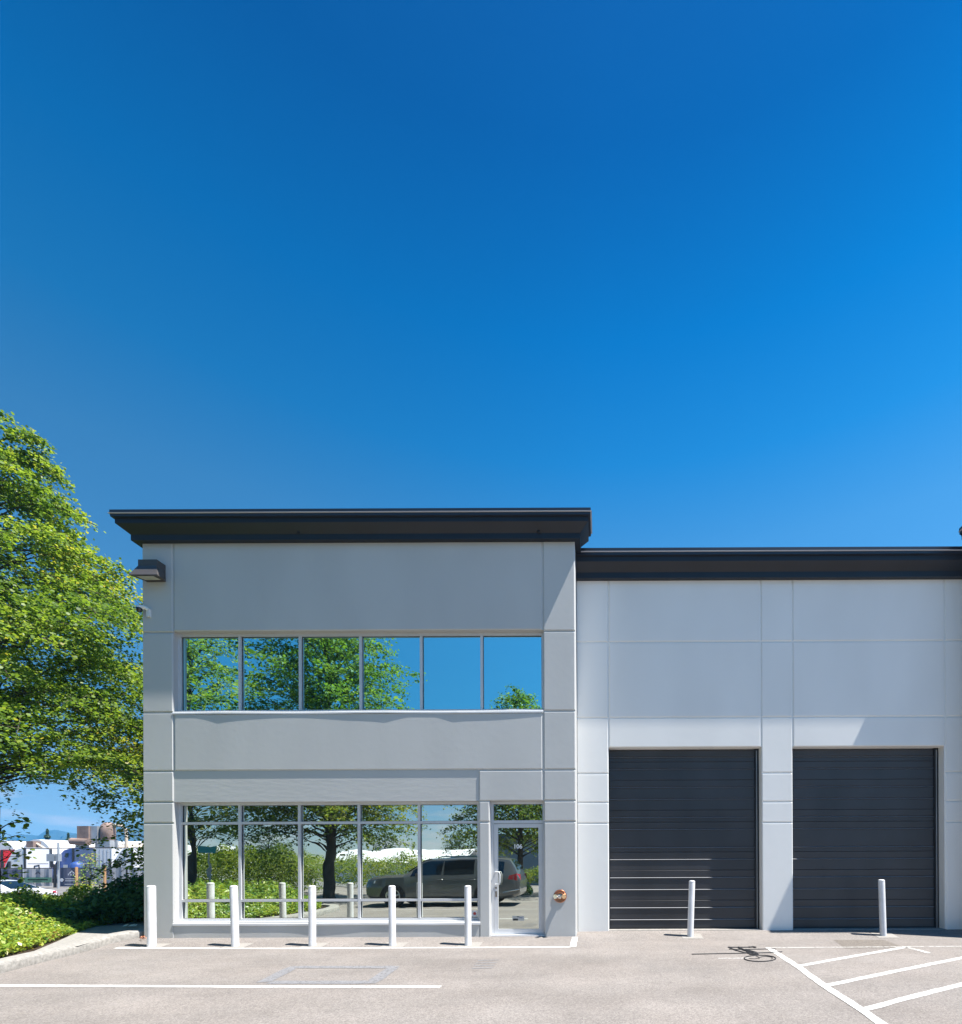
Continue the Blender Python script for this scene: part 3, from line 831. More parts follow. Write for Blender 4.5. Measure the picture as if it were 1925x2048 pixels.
# ------------------------------------------------------------------ bollards
def bollard(x, y, hgt, r, label, lean=(0, 0), cap_r=None):
    z = zg(x, y)
    t = thing('bollard', (x, y, z), label, 'bollard', 'white bollards along the building')
    m = MB()
    prof_ = [(r * 1.02, -0.1), (r * 1.02, 0.0), (r, 0.06), (r, hgt - 0.05), (r * 0.985, hgt - 0.045), (r * 0.985, hgt - 0.04), (r, hgt - 0.036), (r, hgt - 0.022), (r * 0.9, hgt - 0.008), (r * 0.6, hgt), (0.0, hgt + 0.003)]
    m.lathe(prof_, (0, 0, 0), 'Z', 28)
    for i, p in enumerate(m.v):
        m.v[i] = (p[0] + lean[0] * max(p[2], 0), p[1] + lean[1] * max(p[2], 0), p[2])
    post = part_local(m.build('post', M_white, smooth=40), t)
    f = MB(); s = 0.20
    n0 = 6
    v, fc = [], []
    for j in range(n0 + 1):
        for i in range(n0 + 1):
            qx, qy = -s + 2 * s * i / n0, -s * 0.8 + 1.6 * s * j / n0
            v.append((qx + 0.03, qy, zg(x + qx, y + qy) - z + 0.005))
    for j in range(n0):
        for i in range(n0):
            fc.append((j * (n0 + 1) + i, j * (n0 + 1) + i + 1, (j + 1) * (n0 + 1) + i + 1, (j + 1) * (n0 + 1) + i))
    f.add(v, fc)
    part_local(f.build('footing', M_patch, fix=False), t)
    return t
dB = 9.04
for (px, tx, lab, rr) in ((304.2, 302.7, 'white steel bollard in front of the office corner pillar', 0.068),
                      (471.0, 468.0, 'white steel bollard between the first and second office windowpanes', 0.062),
                      (625.2, 624.9, 'white steel bollard in the middle of the five along the office window', 0.0615),
                      (785.4, 784.3, 'white steel bollard in front of the fourth office windowpane', 0.0605),
                      (936.6, 936.0, 'white steel bollard by the last office windowpane, nearest the entrance', 0.0595)):
    p = at(px, 1892.5, dB)
    q = at(tx, 1771, dB)
    bollard(p.x, dB, q.z - zg(p.x, dB), rr, lab, ((q.x - p.x) / 1.1, 0))
dG = 9.83
for (px, tx, ty, lab) in ((1381.0, 1384.6, 1761, 'slightly leaning white bollard in front of the first roller door'),
                          (1767.0, 1763.2, 1759, 'slightly leaning white bollard in front of the second roller door')):
    p = at(px, 1874, dG); q = at(tx, ty, dG)
    bollard(p.x, dG, q.z - zg(p.x, dG), 0.06, lab, ((q.x - p.x) / 1.1, 0))

# cast shadow of an unseen object, modelled as flat black rods and ring
M_shadow = mat('painted_shadow_black', (0.02, 0.021, 0.024), 0.7)
shadow_root = thing('shadow_shape', on_ground(1500, 1910), 'flat black rods and ring imitating a cast shadow on the asphalt beside the hatched lines', 'painted shadow')
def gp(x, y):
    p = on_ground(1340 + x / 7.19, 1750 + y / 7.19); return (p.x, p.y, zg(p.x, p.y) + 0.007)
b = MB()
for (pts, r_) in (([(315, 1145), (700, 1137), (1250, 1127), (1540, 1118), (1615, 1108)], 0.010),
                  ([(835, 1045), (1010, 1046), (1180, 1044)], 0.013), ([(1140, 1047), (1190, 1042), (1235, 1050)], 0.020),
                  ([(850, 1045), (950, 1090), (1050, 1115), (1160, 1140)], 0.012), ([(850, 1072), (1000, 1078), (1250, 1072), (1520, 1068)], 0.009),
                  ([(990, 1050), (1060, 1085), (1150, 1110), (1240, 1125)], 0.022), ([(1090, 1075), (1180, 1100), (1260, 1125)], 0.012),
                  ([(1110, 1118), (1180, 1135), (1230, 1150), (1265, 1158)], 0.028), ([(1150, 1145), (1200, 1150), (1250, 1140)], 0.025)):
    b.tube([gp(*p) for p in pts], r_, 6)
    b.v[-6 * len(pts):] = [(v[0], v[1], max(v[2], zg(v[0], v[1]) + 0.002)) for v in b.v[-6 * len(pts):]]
b.build('shadow_rods', M_shadow, shadow_root)
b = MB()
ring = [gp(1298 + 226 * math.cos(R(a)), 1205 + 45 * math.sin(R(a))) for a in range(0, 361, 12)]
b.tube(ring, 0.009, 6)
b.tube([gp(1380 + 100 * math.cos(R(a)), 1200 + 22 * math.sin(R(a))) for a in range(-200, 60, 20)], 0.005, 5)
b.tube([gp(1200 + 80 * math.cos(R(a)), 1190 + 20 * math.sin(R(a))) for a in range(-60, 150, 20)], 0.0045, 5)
b.build('ring', M_shadow, shadow_root)

# ------------------------------------------------------------------ foliage
SHAPES = {'round': [(-0.5, 0.0), (-0.28, 0.40), (0.18, 0.42), (0.5, 0.0), (0.18, -0.42), (-0.28, -0.40)],
          'oval': [(-0.5, 0.0), (-0.1, 0.26), (0.5, 0.0), (-0.1, -0.26)],
          'star': [(-0.5, 0.0), (-0.2, 0.42), (0.05, 0.2), (0.5, 0.0), (0.05, -0.2), (-0.2, -0.42)]}
def leaves(name, pos, nrm, size, m, parent=None, shape='round', seed=1, tint=None, fold=0.12):
    rs = np.random.RandomState(seed)
    pos = np.asarray(pos, np.float32); nrm = np.asarray(nrm, np.float32)
    N = len(pos)
    nrm = nrm / (np.linalg.norm(nrm, axis=1, keepdims=True) + 1e-9)
    ref = rs.normal(size=(N, 3)).astype(np.float32)
    u = ref - nrm * np.sum(ref * nrm, axis=1, keepdims=True)
    u /= np.linalg.norm(u, axis=1, keepdims=True) + 1e-9
    w = np.cross(nrm, u)
    sh = SHAPES[shape]; K = len(sh)
    V = np.zeros((N, K, 3), np.float32)
    sz = (np.asarray(size, np.float32) * np.ones(N, np.float32))[:, None]
    for k, (a, b_) in enumerate(sh):
        V[:, k] = pos + sz * (u * a + w * b_ + nrm * (abs(b_) * fold * 2 - 0.25 * fold))
    me = bpy.data.meshes.new(name)
    me.vertices.add(N * K); me.vertices.foreach_set('co', V.ravel())
    me.loops.add(N * K); me.loops.foreach_set('vertex_index', np.arange(N * K, dtype=np.int32))
    me.polygons.add(N); me.polygons.foreach_set('loop_start', np.arange(0, N * K, K, dtype=np.int32))
    me.polygons.foreach_set('loop_total', np.full(N, K, np.int32))
    at_ = me.attributes.new('tint', 'FLOAT', 'FACE')
    if tint is None: tint = rs.rand(N)
    at_.data.foreach_set('value', np.clip(np.asarray(tint, np.float32), 0, 1))
    me.materials.append(m)
    me.update(calc_edges=True)
    o = bpy.data.objects.new(name, me); COL.objects.link(o)
    if parent is not None:
        o.parent = parent; o.matrix_parent_inverse = parent.matrix_basis.inverted()
    return o

def make_tree(name, label, base, height, env, seed, nlimb, leaf_size, m, z_first=0.2, trunk_r=0.17, droop=0.5, twigs=16, per_twig=11, shape='round', cat='tree', group=None, tint_bias=0.0, lean=(0, 0), sector=None, rise=0.55, hang=0, f0=0.18, limb_k=1.0):
    """trunk with limbs; leaves grow along twigs of every limb. env(t): crown radius at height fraction t"""
    rs = np.random.RandomState(seed)
    root = thing(name, base, label, cat, group)
    base = np.array(base, float)
    wood = MB()
    npt = 12
    tp = [base + np.array([lean[0] * (i / npt) ** 1.5 * height + 0.04 * math.sin(i * 1.3 + seed), lean[1] * (i / npt) ** 1.5 * height + 0.04 * math.cos(i * 1.7), -0.3 + (height * 0.97 + 0.3) * i / npt]) for i in range(npt + 1)]
    tr = [trunk_r * (1.25 if i == 0 else 1) * (1 - 0.93 * (i / npt) ** 0.9) + 0.008 for i in range(npt + 1)]
    wood.tube(tp, tr, 10)
    def trunk_at(z):
        f = (z + 0.3) / (height * 0.97 + 0.3) * npt
        i = int(min(max(f, 0), npt - 1)); t = f - i
        return tp[i] * (1 - t) + tp[i + 1] * t
    P, Nn, S, T = [], [], [], []
    for L in range(nlimb):
        t = z_first + (0.97 - z_first) * ((L + rs.rand()) / nlimb) ** 1.05
        if sector:
            phi = rs.uniform(*sector)
        else:
            phi = L * 2.39996 + rs.normal() * 0.3
        z_tip = t * height
        dmul = 1.0
        if hang and L < hang:            # low limbs that sweep down at their ends
            t = z_first * rs.uniform(0.9, 1.08); z_tip = t * height; dmul = 1.6
        rad = env(t) * rs.uniform(0.72, 1.08)
        rise_l = rad * rise * rs.uniform(0.6, 1.2)
        if hang and t < 0.5:
            rise_l *= 0.45 + 0.9 * max(0.0, t - z_first)
        z0 = max(z_tip - rise_l, 0.12 * height + 0.3)
        s0 = trunk_at(z0)
        d = np.array([math.cos(phi), math.sin(phi), 0])
        side = np.array([-d[1], d[0], 0])
        bend = rs.normal() * 0.12
        k = 11
        dr_ = droop * rs.uniform(0.6, 1.4) * (1.25 - t) * dmul
        pts = []
        for i in range(k):
            f = i / (k - 1)
            zz = rise_l * math.sin(min(1, f * 1.35) * math.pi / 2) - dr_ * rad * 0.35 * max(0, f - 0.45) ** 1.5 / 0.4
            pts.append(s0 + d * rad * f + side * rad * bend * f * f + np.array([0, 0, zz]))
        lr = [max(0.006, limb_k * trunk_r * 0.30 * (0.5 + rad / 8) * (1 - 0.9 * i / (k - 1))) for i in range(k)]
        wood.tube(pts, lr, 5, cap=False)
        pts = np.array(pts)
        nt_ = max(5, int(twigs * (0.35 + rad / 4.5)))
        tb = rs.normal() * 0.16
        for j in range(nt_):
            f = f0 + (1 - f0) * (j + rs.rand()) / nt_
            fi = f * (k - 1); i = int(min(fi, k - 2)); w = fi - i
            q = pts[i] * (1 - w) + pts[i + 1] * w
            tang = pts[i + 1] - pts[i]; tang /= np.linalg.norm(tang)
            ln = (0.30 + 0.34 * rad * (1 - f) ** 0.8) * rs.uniform(0.6, 1.3)
            sgn = 1 if j % 2 else -1
            tdv = tang * rs.uniform(0.4, 1.0) + side * sgn * rs.uniform(0.4, 1.0) + np.array([0, 0, rs.normal() * 0.32 + 0.1])
            tdv /= np.linalg.norm(tdv)
            nl = max(4, int(per_twig * (0.4 + ln)))
            ff = (np.arange(nl) + rs.rand(nl)) / nl
            lp = q + np.outer(ff * ln, tdv)
            lp[:, 2] -= 0.22 * ln * ff ** 2 * (0.5 + droop)
            lp += rs.normal(size=lp.shape) * leaf_size * 0.65
            nn = np.tile(np.array([0, 0, 1.0]) + 0.25 * d, (nl, 1)) + rs.normal(size=(nl, 3)) * 0.55
            P.append(lp); Nn.append(nn)
            S.append(leaf_size * rs.uniform(0.7, 1.25, nl))
            T.append(np.clip(0.42 + tb + tint_bias + rs.normal(size=nl) * 0.2, 0, 1))
            if rs.rand() < 0.25:
                wood.tube([q, q + tdv * ln * 0.5, q + tdv * ln * 0.95 - np.array([0, 0, 0.1 * ln])], [0.008, 0.006, 0.003], 4, cap=False)
    tk = wood.build('trunk', M_bark, root, smooth=70, fix=False)
    P = np.concatenate(P); Nn = np.concatenate(Nn); S = np.concatenate(S); T = np.concatenate(T)
    leaves('crown', P, Nn, S, m, root, shape, seed, T)
    print(name, 'leaves', len(P))
    return root

def interp(tbl):
    a, b = zip(*tbl)
    return lambda t: float(np.interp(t, a, b))

make_tree('katsura_tree', 'tall broad yellow green tree beside the left flank of the office', (-14.82, 12.2, -0.1), 12.6,
          interp([(0.2, 3.9), (0.3, 4.6), (0.42, 5.0), (0.55, 4.3), (0.68, 3.3), (0.78, 2.45), (0.86, 1.7), (0.95, 1.15), (1.0, 0.5)]),
          11, 205, 0.068, M_leaf, z_first=0.315, tint_bias=0.0, trunk_r=0.2, droop=0.9, twigs=27, per_twig=23, rise=0.38, hang=5, f0=0.30, limb_k=0.42)
make_tree('young_katsura_tree', 'smaller green tree half hidden behind the office flank', (-13.6, 16.8, -0.5), 7.8,
          interp([(0.15, 2.2), (0.4, 2.7), (0.7, 2.2), (0.9, 1.2), (1.0, 0.4)]),
          23, 80, 0.085, M_leaf, z_first=0.2, trunk_r=0.10, droop=0.7, twigs=16, per_twig=11, tint_bias=-0.12, rise=0.4)
tw = MB()

# reflected in the glass: the trees around the yard behind the camera
make_tree('maple_tree', 'large maple on the driveway verge, mirrored in the middle windowpanes', (-11.4, -1.7, -0.1), 14.5,
          interp([(0.2, 3.4), (0.3, 4.5), (0.55, 4.4), (0.75, 3.2), (0.9, 1.7), (1.0, 0.4)]),
          31, 170, 0.13, M_maple, z_first=0.2, trunk_r=0.22, droop=0.45, twigs=20, per_twig=13, shape='star', limb_k=0.55, hang=4)
make_tree('maple_tree', 'yellowish tree in the shrub bed, mirrored in the leftmost windowpanes', (-17.6, -2.2, -0.1), 13.6,
          interp([(0.2, 2.0), (0.35, 2.7), (0.6, 2.6), (0.8, 2.0), (0.92, 1.2), (1.0, 0.3)]),
          37, 110, 0.13, M_maple, z_first=0.22, trunk_r=0.18, droop=0.4, twigs=17, per_twig=12, shape='star', tint_bias=0.18, limb_k=0.55)
make_tree('maple_tree', 'shorter maple with ivy at its foot, mirrored in the entrance door', (-3.8, -4.6, -0.1), 9.9,
          interp([(0.24, 3.6), (0.36, 4.3), (0.6, 3.0), (0.85, 1.6), (1.0, 0.4)]),
          41, 110, 0.13, M_maple, z_first=0.27, trunk_r=0.17, droop=0.6, twigs=18, per_twig=13, shape='star', tint_bias=-0.05, limb_k=0.55, hang=4)

def shrubs(name, label, cat, region, n, hfun, lsize, m, seed, kind=None, group=None, shape='oval', depth=0.45, zbase=None, tint=(0.5, 0.2)):
    rs = np.random.RandomState(seed)
    P, Nn = [], []
    x0, x1, y0, y1 = region[:4]
    inside = region[4] if len(region) > 4 else None
    X = rs.uniform(x0, x1, n * 2); Y = rs.uniform(y0, y1, n * 2)
    if inside:
        k = np.array([inside(a, b_) for a, b_ in zip(X, Y)]); X, Y = X[k], Y[k]
    X, Y = X[:n], Y[:n]
    Hh = np.array([hfun(a, b_) for a, b_ in zip(X, Y)])
    e = 0.08
    gx = np.array([hfun(a + e, b_) - hfun(a - e, b_) for a, b_ in zip(X, Y)]) / (2 * e)
    gy = np.array([hfun(a, b_ + e) - hfun(a, b_ - e) for a, b_ in zip(X, Y)]) / (2 * e)
    zb = np.array([(zbase(a, b_) if zbase else 0.0) for a, b_ in zip(X, Y)])
    Z = zb + Hh * (1 - depth * rs.rand(len(X)) ** 1.8) + rs.normal(size=len(X)) * lsize * 0.5
    nn = np.stack([-gx, -gy, np.ones_like(gx)], 1) + rs.normal(size=(len(X), 3)) * 0.55
    patch = np.array([0.5 + 0.5 * math.sin(a * 1.9 + 1.1 * math.sin(b_ * 2.3)) * math.sin(b_ * 1.6 + 0.8 * math.sin(a * 2.7)) for a, b_ in zip(X, Y)])
    t = np.clip(tint[0] + (patch - 0.5) * 0.35 + rs.normal(size=len(X)) * tint[1], 0, 1)
    o = leaves(name, np.stack([X, Y, Z], 1), nn, lsize * rs.uniform(0.65, 1.25, len(X)), m, None, shape, seed, t)
    return tag(o, label, cat, group, kind)

def bumpy(x, y, s=1.0, seed=0.0):
    return (math.sin(2.1 * x * s + 1.7 * math.sin(1.3 * y * s + seed) + seed) * math.sin(1.9 * y * s + 1.2 * math.sin(1.7 * x * s) - seed)
            + 0.5 * math.sin(5.3 * x * s + seed) * math.sin(4.7 * y * s + 1.1) + 0.3 * math.sin(11.1 * x * s + y) * math.sin(9.7 * y * s + seed))
KX = [(1.5, -13.0), (2.2, -10.4), (2.7, -9.3), (3.2, -8.95), (3.9, -8.6), (5.0, -8.42), (6.0, -8.4), (6.8, -8.55), (7.5, -8.85), (8.2, -9.2), (8.8, -9.6), (9.6, -10.1), (10.7, -10.75), (11.2, -10.8), (14, -9.4)]
def edge_x(y): return float(np.interp(y, [k_[0] for k_ in KX], [k_[1] for k_ in KX]))
def cover_in(x, y): return x < edge_x(y) - 0.02 and x > -17 and (y < 12.5)
def cover_h(x, y):
    d = max(0.0, edge_x(y) - x)
    e = 0.13 + 0.60 * sstep(0, 1.5, d)
    return e * (0.85 + 0.24 * bumpy(x, y, 1.2, 0.6))
shrubs('ground_cover', 'bright yellow green ground cover filling the kerbed bed left of the office', 'ground cover', (-15.5, -8.3, 5.6, 12.5, cover_in), 78000, cover_h, 0.075, M_cover, 5, kind='stuff', zbase=bed_z, tint=(0.52, 0.2))
shrubs('ground_cover', 'low green ground cover on the rounded nose of the bed, mirrored in the window', 'ground cover', (-17, -8.3, 1.6, 5.6, cover_in), 26000, cover_h, 0.10, M_cover, 6, kind='stuff', zbase=bed_z, tint=(0.42, 0.2))
def hedge_h(x, y):
    return (0.30 + 0.80 * sstep(10.2, 12.0, y) * sstep(-12.6, -10.9, x)) * (0.9 + 0.16 * bumpy(x, y, 1.0, 2.0))
shrubs('laurel_hedge', 'dark green laurel hedge in the shade of the office flank', 'hedge', (-13.8, -8.75, 10.1, 15.5, lambda x, y: (y > 11.0 + 0.15 * math.sin(x * 3) or x < -10.9) and y > 10.2 + 0.35 * math.sin(x * 2) and x < -8.8), 42000, hedge_h, 0.11, M_hedge, 8, depth=0.6, zbase=bed_z)

# litter under the hedge
lit = MB(); p = on_ground(255, 1853, 0.10)
for (x, y, s) in ((250, 1854, 0.05), (262, 1855, 0.06), (270, 1853, 0.04)):
    q = at(x, y, 10.6)
    lit.add([(q.x - s, q.y, 0.10), (q.x + s, q.y - 0.02, 0.11), (q.x + s * 0.8, q.y + s, 0.15), (q.x - s * 0.9, q.y + s, 0.13)], [(0, 1, 2, 3)])
tag(lit.build('plastic_litter', M_plast), 'crumpled white plastic litter on the soil edge under the dark hedge', 'litter')
rs = np.random.RandomState(4)
pp_ = np.array([[on_ground(x, y, 0.0).x, on_ground(x, y, 0.0).y, 0.03] for x, y in zip(rs.uniform(280, 293, 60), rs.uniform(1872, 1880, 60))])
pp_[:, 2] = 0.0 + rs.rand(60) * 0.05
M_dead = leaf_mat('dead_leaf', [(0.0, (0.35, 0.10, 0.04)), (1.0, (0.55, 0.25, 0.15))], 0.1)
tag(leaves('fallen_leaves', pp_, rs.normal(size=(60, 3)) + np.array([0, 0, 1]), 0.035, M_dead, None, 'oval', 2), 'small heap of dry orange leaves at the foot of the corner pillar', 'leaves')

# the verge beyond the driveway, mirrored in the glass
def far_h(x, y): return 1.55 + 0.45 * bumpy(x, y, 0.5, 1.0)
shrubs('boundary_hedge', 'long bushy hedge across the driveway, mirrored behind the dark car', 'hedge', (-42, -6.5, -16.5, -12.5), 40000, far_h, 0.16, M_maple, 12, depth=0.95, tint=(0.5, 0.22))
shrubs('flowering_bush', 'tall bush left of the driveway, mirrored in the second pane', 'bush', (-24, -14.2, -7.2, -4.0), 22000, lambda x, y: (2.0 + 0.35 * bumpy(x, y, 0.8, 3)) * (1 - 0.45 * sstep(-15.5, -14.2, x)), 0.13, M_maple, 13, depth=0.95, tint=(0.38, 0.2))
shrubs('ivy_clump', 'round ivy clump at the foot of the maple mirrored in the entrance door', 'bush', (-4.5, -3.2, -4.7, -3.9), 3500, lambda x, y: max(0.02, 0.55 - 0.9 * ((x + 3.85) ** 2 + (y + 4.3) ** 2)), 0.10, M_cover, 14, depth=0.95, tint=(0.35, 0.2))
shrubs('low_hedge', 'low green hedge under the far wall, mirrored in the entrance door', 'hedge', (-6.4, 8, -16.2, -14.6), 14000, lambda x, y: 0.9 + 0.3 * bumpy(x, y, 0.9, 2.5), 0.14, M_maple, 15, depth=0.95, tint=(0.5, 0.2))

# ------------------------------------------------------------------ vehicles
def loft(stations, m, name, parent, smooth=38):
    """stations: x, zlow, zbelt, ztop, wlow, wbelt, wtop"""
    b = MB(); rows = []
    for (x, zl, zb, zt, wl_, wb, wt_) in stations:
        h = [(0, zl), (wl_ * 0.85, zl), (wl_, zl + 0.10), (wb, zl + (zb - zl) * 0.55), (wb * 0.985, zb), (wt_ + (wb - wt_) * 0.12, zt - 0.07 if zt - zb > 0.2 else zb + (zt - zb) * 0.6), (wt_ * 0.86, zt - 0.012), (0, zt)]
        row = [(x, -y, z) for (y, z) in h] + [(x, y, z) for (y, z) in reversed(h[1:-1])]
        rows.append(row)
    n = len(rows[0]); v = [p for r in rows for p in r]
    f = [(i * n + k, i * n + (k + 1) % n, (i + 1) * n + (k + 1) % n, (i + 1) * n + k) for i in range(len(rows) - 1) for k in range(n)]
    f += [tuple(range(n)), tuple((len(rows) - 1) * n + k for k in range(n))]
    b.add(v, f)
    return part_local(b.build(name, m, smooth=smooth), parent)
def sect(stations, x):
    xs_ = [s[0] for s in stations]
    return [float(np.interp(x, xs_, [s[k] for s in stations])) for k in range(1, 7)]
def side_pt(stations, x, t, side, off):
    zl, zb, zt, wl_, wb, wt_ = sect(stations, x)
    y0, z0 = wb * 0.985, zb
    y1, z1 = wt_ + (wb - wt_) * 0.12, zt - 0.07 if zt - zb > 0.2 else zb + (zt - zb) * 0.6
    return (x, side * (y0 + (y1 - y0) * t + off), z0 + (z1 - z0) * t + 0.001)
def side_window(stations, x0, x1, parent, name, side, t0=0.06, t1=0.93, slant=0.0):
    b = MB(); v = []; N = 8
    for i in range(N + 1):
        x = x0 + (x1 - x0) * i / N
        v += [side_pt(stations, x, t0, side, 0.008), side_pt(stations, x + slant, t1, side, 0.008)]
    b.add(v, [(2 * i, 2 * i + 1, 2 * i + 3, 2 * i + 2) for i in range(N)])
    return part_local(b.build(name, M_glassd), parent)
def top_glass(stations, x0, x1, parent, name, k=0.80):
    b = MB(); v = []; N = 6
    for i in range(N + 1):
        x = x0 + (x1 - x0) * i / N
        zl, zb, zt, wl_, wb, wt_ = sect(stations, x)
        for s in (-k, 0, k):
            v.append((x - 0.006 * (1 if x0 < 2.6 else -1), s * wt_, zt + 0.008 - (0.012 if s else 0)))
    b.add(v, [(3 * i + j, 3 * i + j + 1, 3 * i + j + 4, 3 * i + j + 3) for i in range(N) for j in (0, 1)])
    return part_local(b.build(name, M_glassd, smooth=40), parent)
def wheel(x, w, r, parent, side):
    y = side * w
    a = MB(); a.lathe([(0, 0), (r * 1.13, 0), (r * 1.13, 0.012 * side), (0, 0.012 * side)], (x, side * (w - 0.002), r * 1.02), 'Y', 26)
    for i, p in enumerate(a.v):
        a.v[i] = (p[0], p[1], max(p[2], 0.26))
    part_local(a.build('wheel_arch', M_tyre), parent)
    t = MB(); t.lathe([(r * 0.62, -0.2 * side), (r * 0.97, -0.2 * side), (r, -0.16 * side), (r, 0.0), (r * 0.95, 0.025 * side), (r * 0.68, 0.03 * side), (r * 0.66, 0.0)], (x, y, r), 'Y', 28)
    wo_ = part_local(t.build('wheel', M_tyre, smooth=40), parent)
    q = MB()
    q.lathe([(r * 0.66, 0.0), (r * 0.66, 0.022 * side), (r * 0.58, 0.022 * side), (r * 0.57, 0.0)], (x, y, r), 'Y', 28)
    for k in range(5):
        a_ = 2 * math.pi * k / 5 + 0.3
        c, s_ = math.cos(a_), math.sin(a_)
        q.tube([(x, y + 0.008 * side, r), (x + c * r * 0.6, y + 0.012 * side, r + s_ * r * 0.6)], [0.05, 0.032], 6)
    q.lathe([(0.06, 0), (0.06, 0.03 * side), (0, 0.032 * side)], (x, y, r), 'Y', 14)
    rm = part_local(q.build('rim', M_rim, smooth=40), parent)
    rm.parent = wo_
SUVS = [(0.00, 0.46, 0.66, 0.86, 0.62, 0.64, 0.54), (0.08, 0.34, 0.82, 1.02, 0.82, 0.85, 0.72), (0.30, 0.28, 0.97, 1.10, 0.93, 0.94, 0.84), (0.8, 0.26, 1.05, 1.17, 0.955, 0.96, 0.88),
        (1.28, 0.25, 1.09, 1.23, 0.96, 0.96, 0.86), (1.36, 0.25, 1.09, 1.28, 0.96, 0.96, 0.82), (1.65, 0.25, 1.10, 1.50, 0.96, 0.96, 0.74), (1.95, 0.25, 1.11, 1.69, 0.96, 0.96, 0.71), (2.25, 0.25, 1.115, 1.77, 0.96, 0.96, 0.70), (3.0, 0.25, 1.12, 1.80, 0.96, 0.96, 0.70),
        (3.9, 0.25, 1.13, 1.80, 0.96, 0.96, 0.70), (4.5, 0.27, 1.14, 1.77, 0.95, 0.955, 0.69), (4.76, 0.30, 1.15, 1.73, 0.94, 0.945, 0.68), (4.92, 0.33, 1.15, 1.50, 0.92, 0.93, 0.74), (5.03, 0.37, 1.13, 1.24, 0.90, 0.905, 0.80), (5.11, 0.46, 0.90, 1.02, 0.84, 0.86, 0.78)]
SUVS = [(a * 1.05 if True else a, b * 0.95, c * 0.95, d * 0.95, e, f, g_) for (a, b, c, d, e, f, g_) in SUVS]
suv = thing('parked_car', (-8.12, 1.28, -0.085), 'dark grey sport utility car parked across the yard, mirrored in the office windows', 'car')
loft(SUVS, M_gpaint, 'body', suv)
for s in (1, -1):
    side_window(SUVS, 1.60, 2.70, suv, 'side_window', s, slant=0.06)
    side_window(SUVS, 2.79, 3.78, suv, 'side_window', s)
    side_window(SUVS, 3.93, 4.82, suv, 'side_window', s, t0=0.12, t1=0.86)
    for x in (1.03, 4.22): wheel(x, 0.957, 0.375, suv, s)
    for (xx) in (2.70, 3.78):
        z_ = 0.93; part_local(MB().tube([(xx - 0.14, s * 0.968, z_), (xx - 0.12, s * 0.99, z_), (xx + 0.04, s * 0.99, z_), (xx + 0.06, s * 0.968, z_)], 0.014, 6).build('door_handle', M_gpaint), suv)
    part_local(MB().box(1.84, 2.0, s * 0.97 - 0.01, s * 0.97 + s * 0.17, 1.01, 1.18).build('wing_mirror', M_gpaint), suv)
    part_local(MB().tube([(2.5, s * 0.60, 1.69), (2.65, s * 0.61, 1.725), (4.4, s * 0.60, 1.735), (4.75, s * 0.585, 1.69)], 0.018, 6).build('roof_rail', M_chrome), suv)
    b = MB(); b.add([(0.16, s * 0.845, 0.76), (0.44, s * 0.955, 0.82), (0.46, s * 0.955, 0.91), (0.16, s * 0.80, 0.87)], [(0, 1, 2, 3)])
    part_local(b.build('headlight', M_clear), suv)
    b = MB(); b.add([(4.98, s * 0.95, 0.95), (5.28, s * 0.905, 0.90), (5.38, s * 0.72, 0.92), (5.36, s * 0.72, 1.10), (5.26, s * 0.90, 1.12), (5.02, s * 0.95, 1.07)], [(0, 1, 4, 5), (1, 2, 3, 4)])
    part_local(b.build('taillight', M_red), suv)
    part_local(MB().box(1.52, 3.74, s * 0.945 - 0.02, s * 0.945 + 0.02, 0.27, 0.35).build('side_skirt', M_dark), suv)
    part_local(MB().tube([(4.78, s * 0.955, 0.48), (5.2, s * 0.93, 0.56), (5.34, s * 0.86, 0.59)], 0.02, 6).build('bumper_trim', M_chrome), suv)
top_glass(SUVS, 1.46, 2.30, suv, 'windscreen', 0.95)
top_glass(SUVS, 5.02, 5.24, suv, 'rear_window')

SEDAN = [(0.00, 0.40, 0.55, 0.66, 0.60, 0.62, 0.5), (0.12, 0.30, 0.66, 0.76, 0.80, 0.82, 0.7), (0.5, 0.22, 0.80, 0.88, 0.89, 0.89, 0.78), (1.25, 0.20, 0.88, 0.98, 0.90, 0.90, 0.76), (1.7, 0.2, 0.9, 1.2, 0.9, 0.9, 0.64),
         (2.1, 0.2, 0.91, 1.39, 0.9, 0.9, 0.6), (2.7, 0.2, 0.92, 1.45, 0.9, 0.9, 0.59), (3.3, 0.2, 0.93, 1.40, 0.9, 0.9, 0.58), (3.8, 0.22, 0.94, 1.22, 0.89, 0.89, 0.60), (4.25, 0.26, 0.94, 1.03, 0.87, 0.88, 0.68), (4.6, 0.32, 0.90, 0.98, 0.83, 0.85, 0.7), (4.68, 0.42, 0.7, 0.84, 0.76, 0.78, 0.7)]
pc = at(72, 1775, 21.5)
car = thing('parked_car', (pc.x - 4.6, 21.5, -0.65), 'white sedan parked by the street, its roof showing above the shrubs', 'car')
loft(SEDAN, M_wpaint, 'body', car)
for s in (1, -1):
    side_window(SEDAN, 1.75, 2.55, car, 'side_window', s, slant=0.1)
    side_window(SEDAN, 2.63, 3.55, car, 'side_window', s)
    for x in (0.9, 3.7): wheel(x, 0.885, 0.33, car, s)
    b = MB(); b.add([(4.35, s * 0.885, 0.80), (4.62, s * 0.85, 0.80), (4.69, s * 0.6, 0.80), (4.67, s * 0.6, 0.92), (4.58, s * 0.85, 0.92), (4.4, s * 0.885, 0.90)], [(0, 1, 4, 5), (1, 2, 3, 4)])
    part_local(b.build('taillight', M_red), car)
top_glass(SEDAN, 1.32, 2.08, car, 'windscreen')
top_glass(SEDAN, 3.36, 4.15, car, 'rear_window')

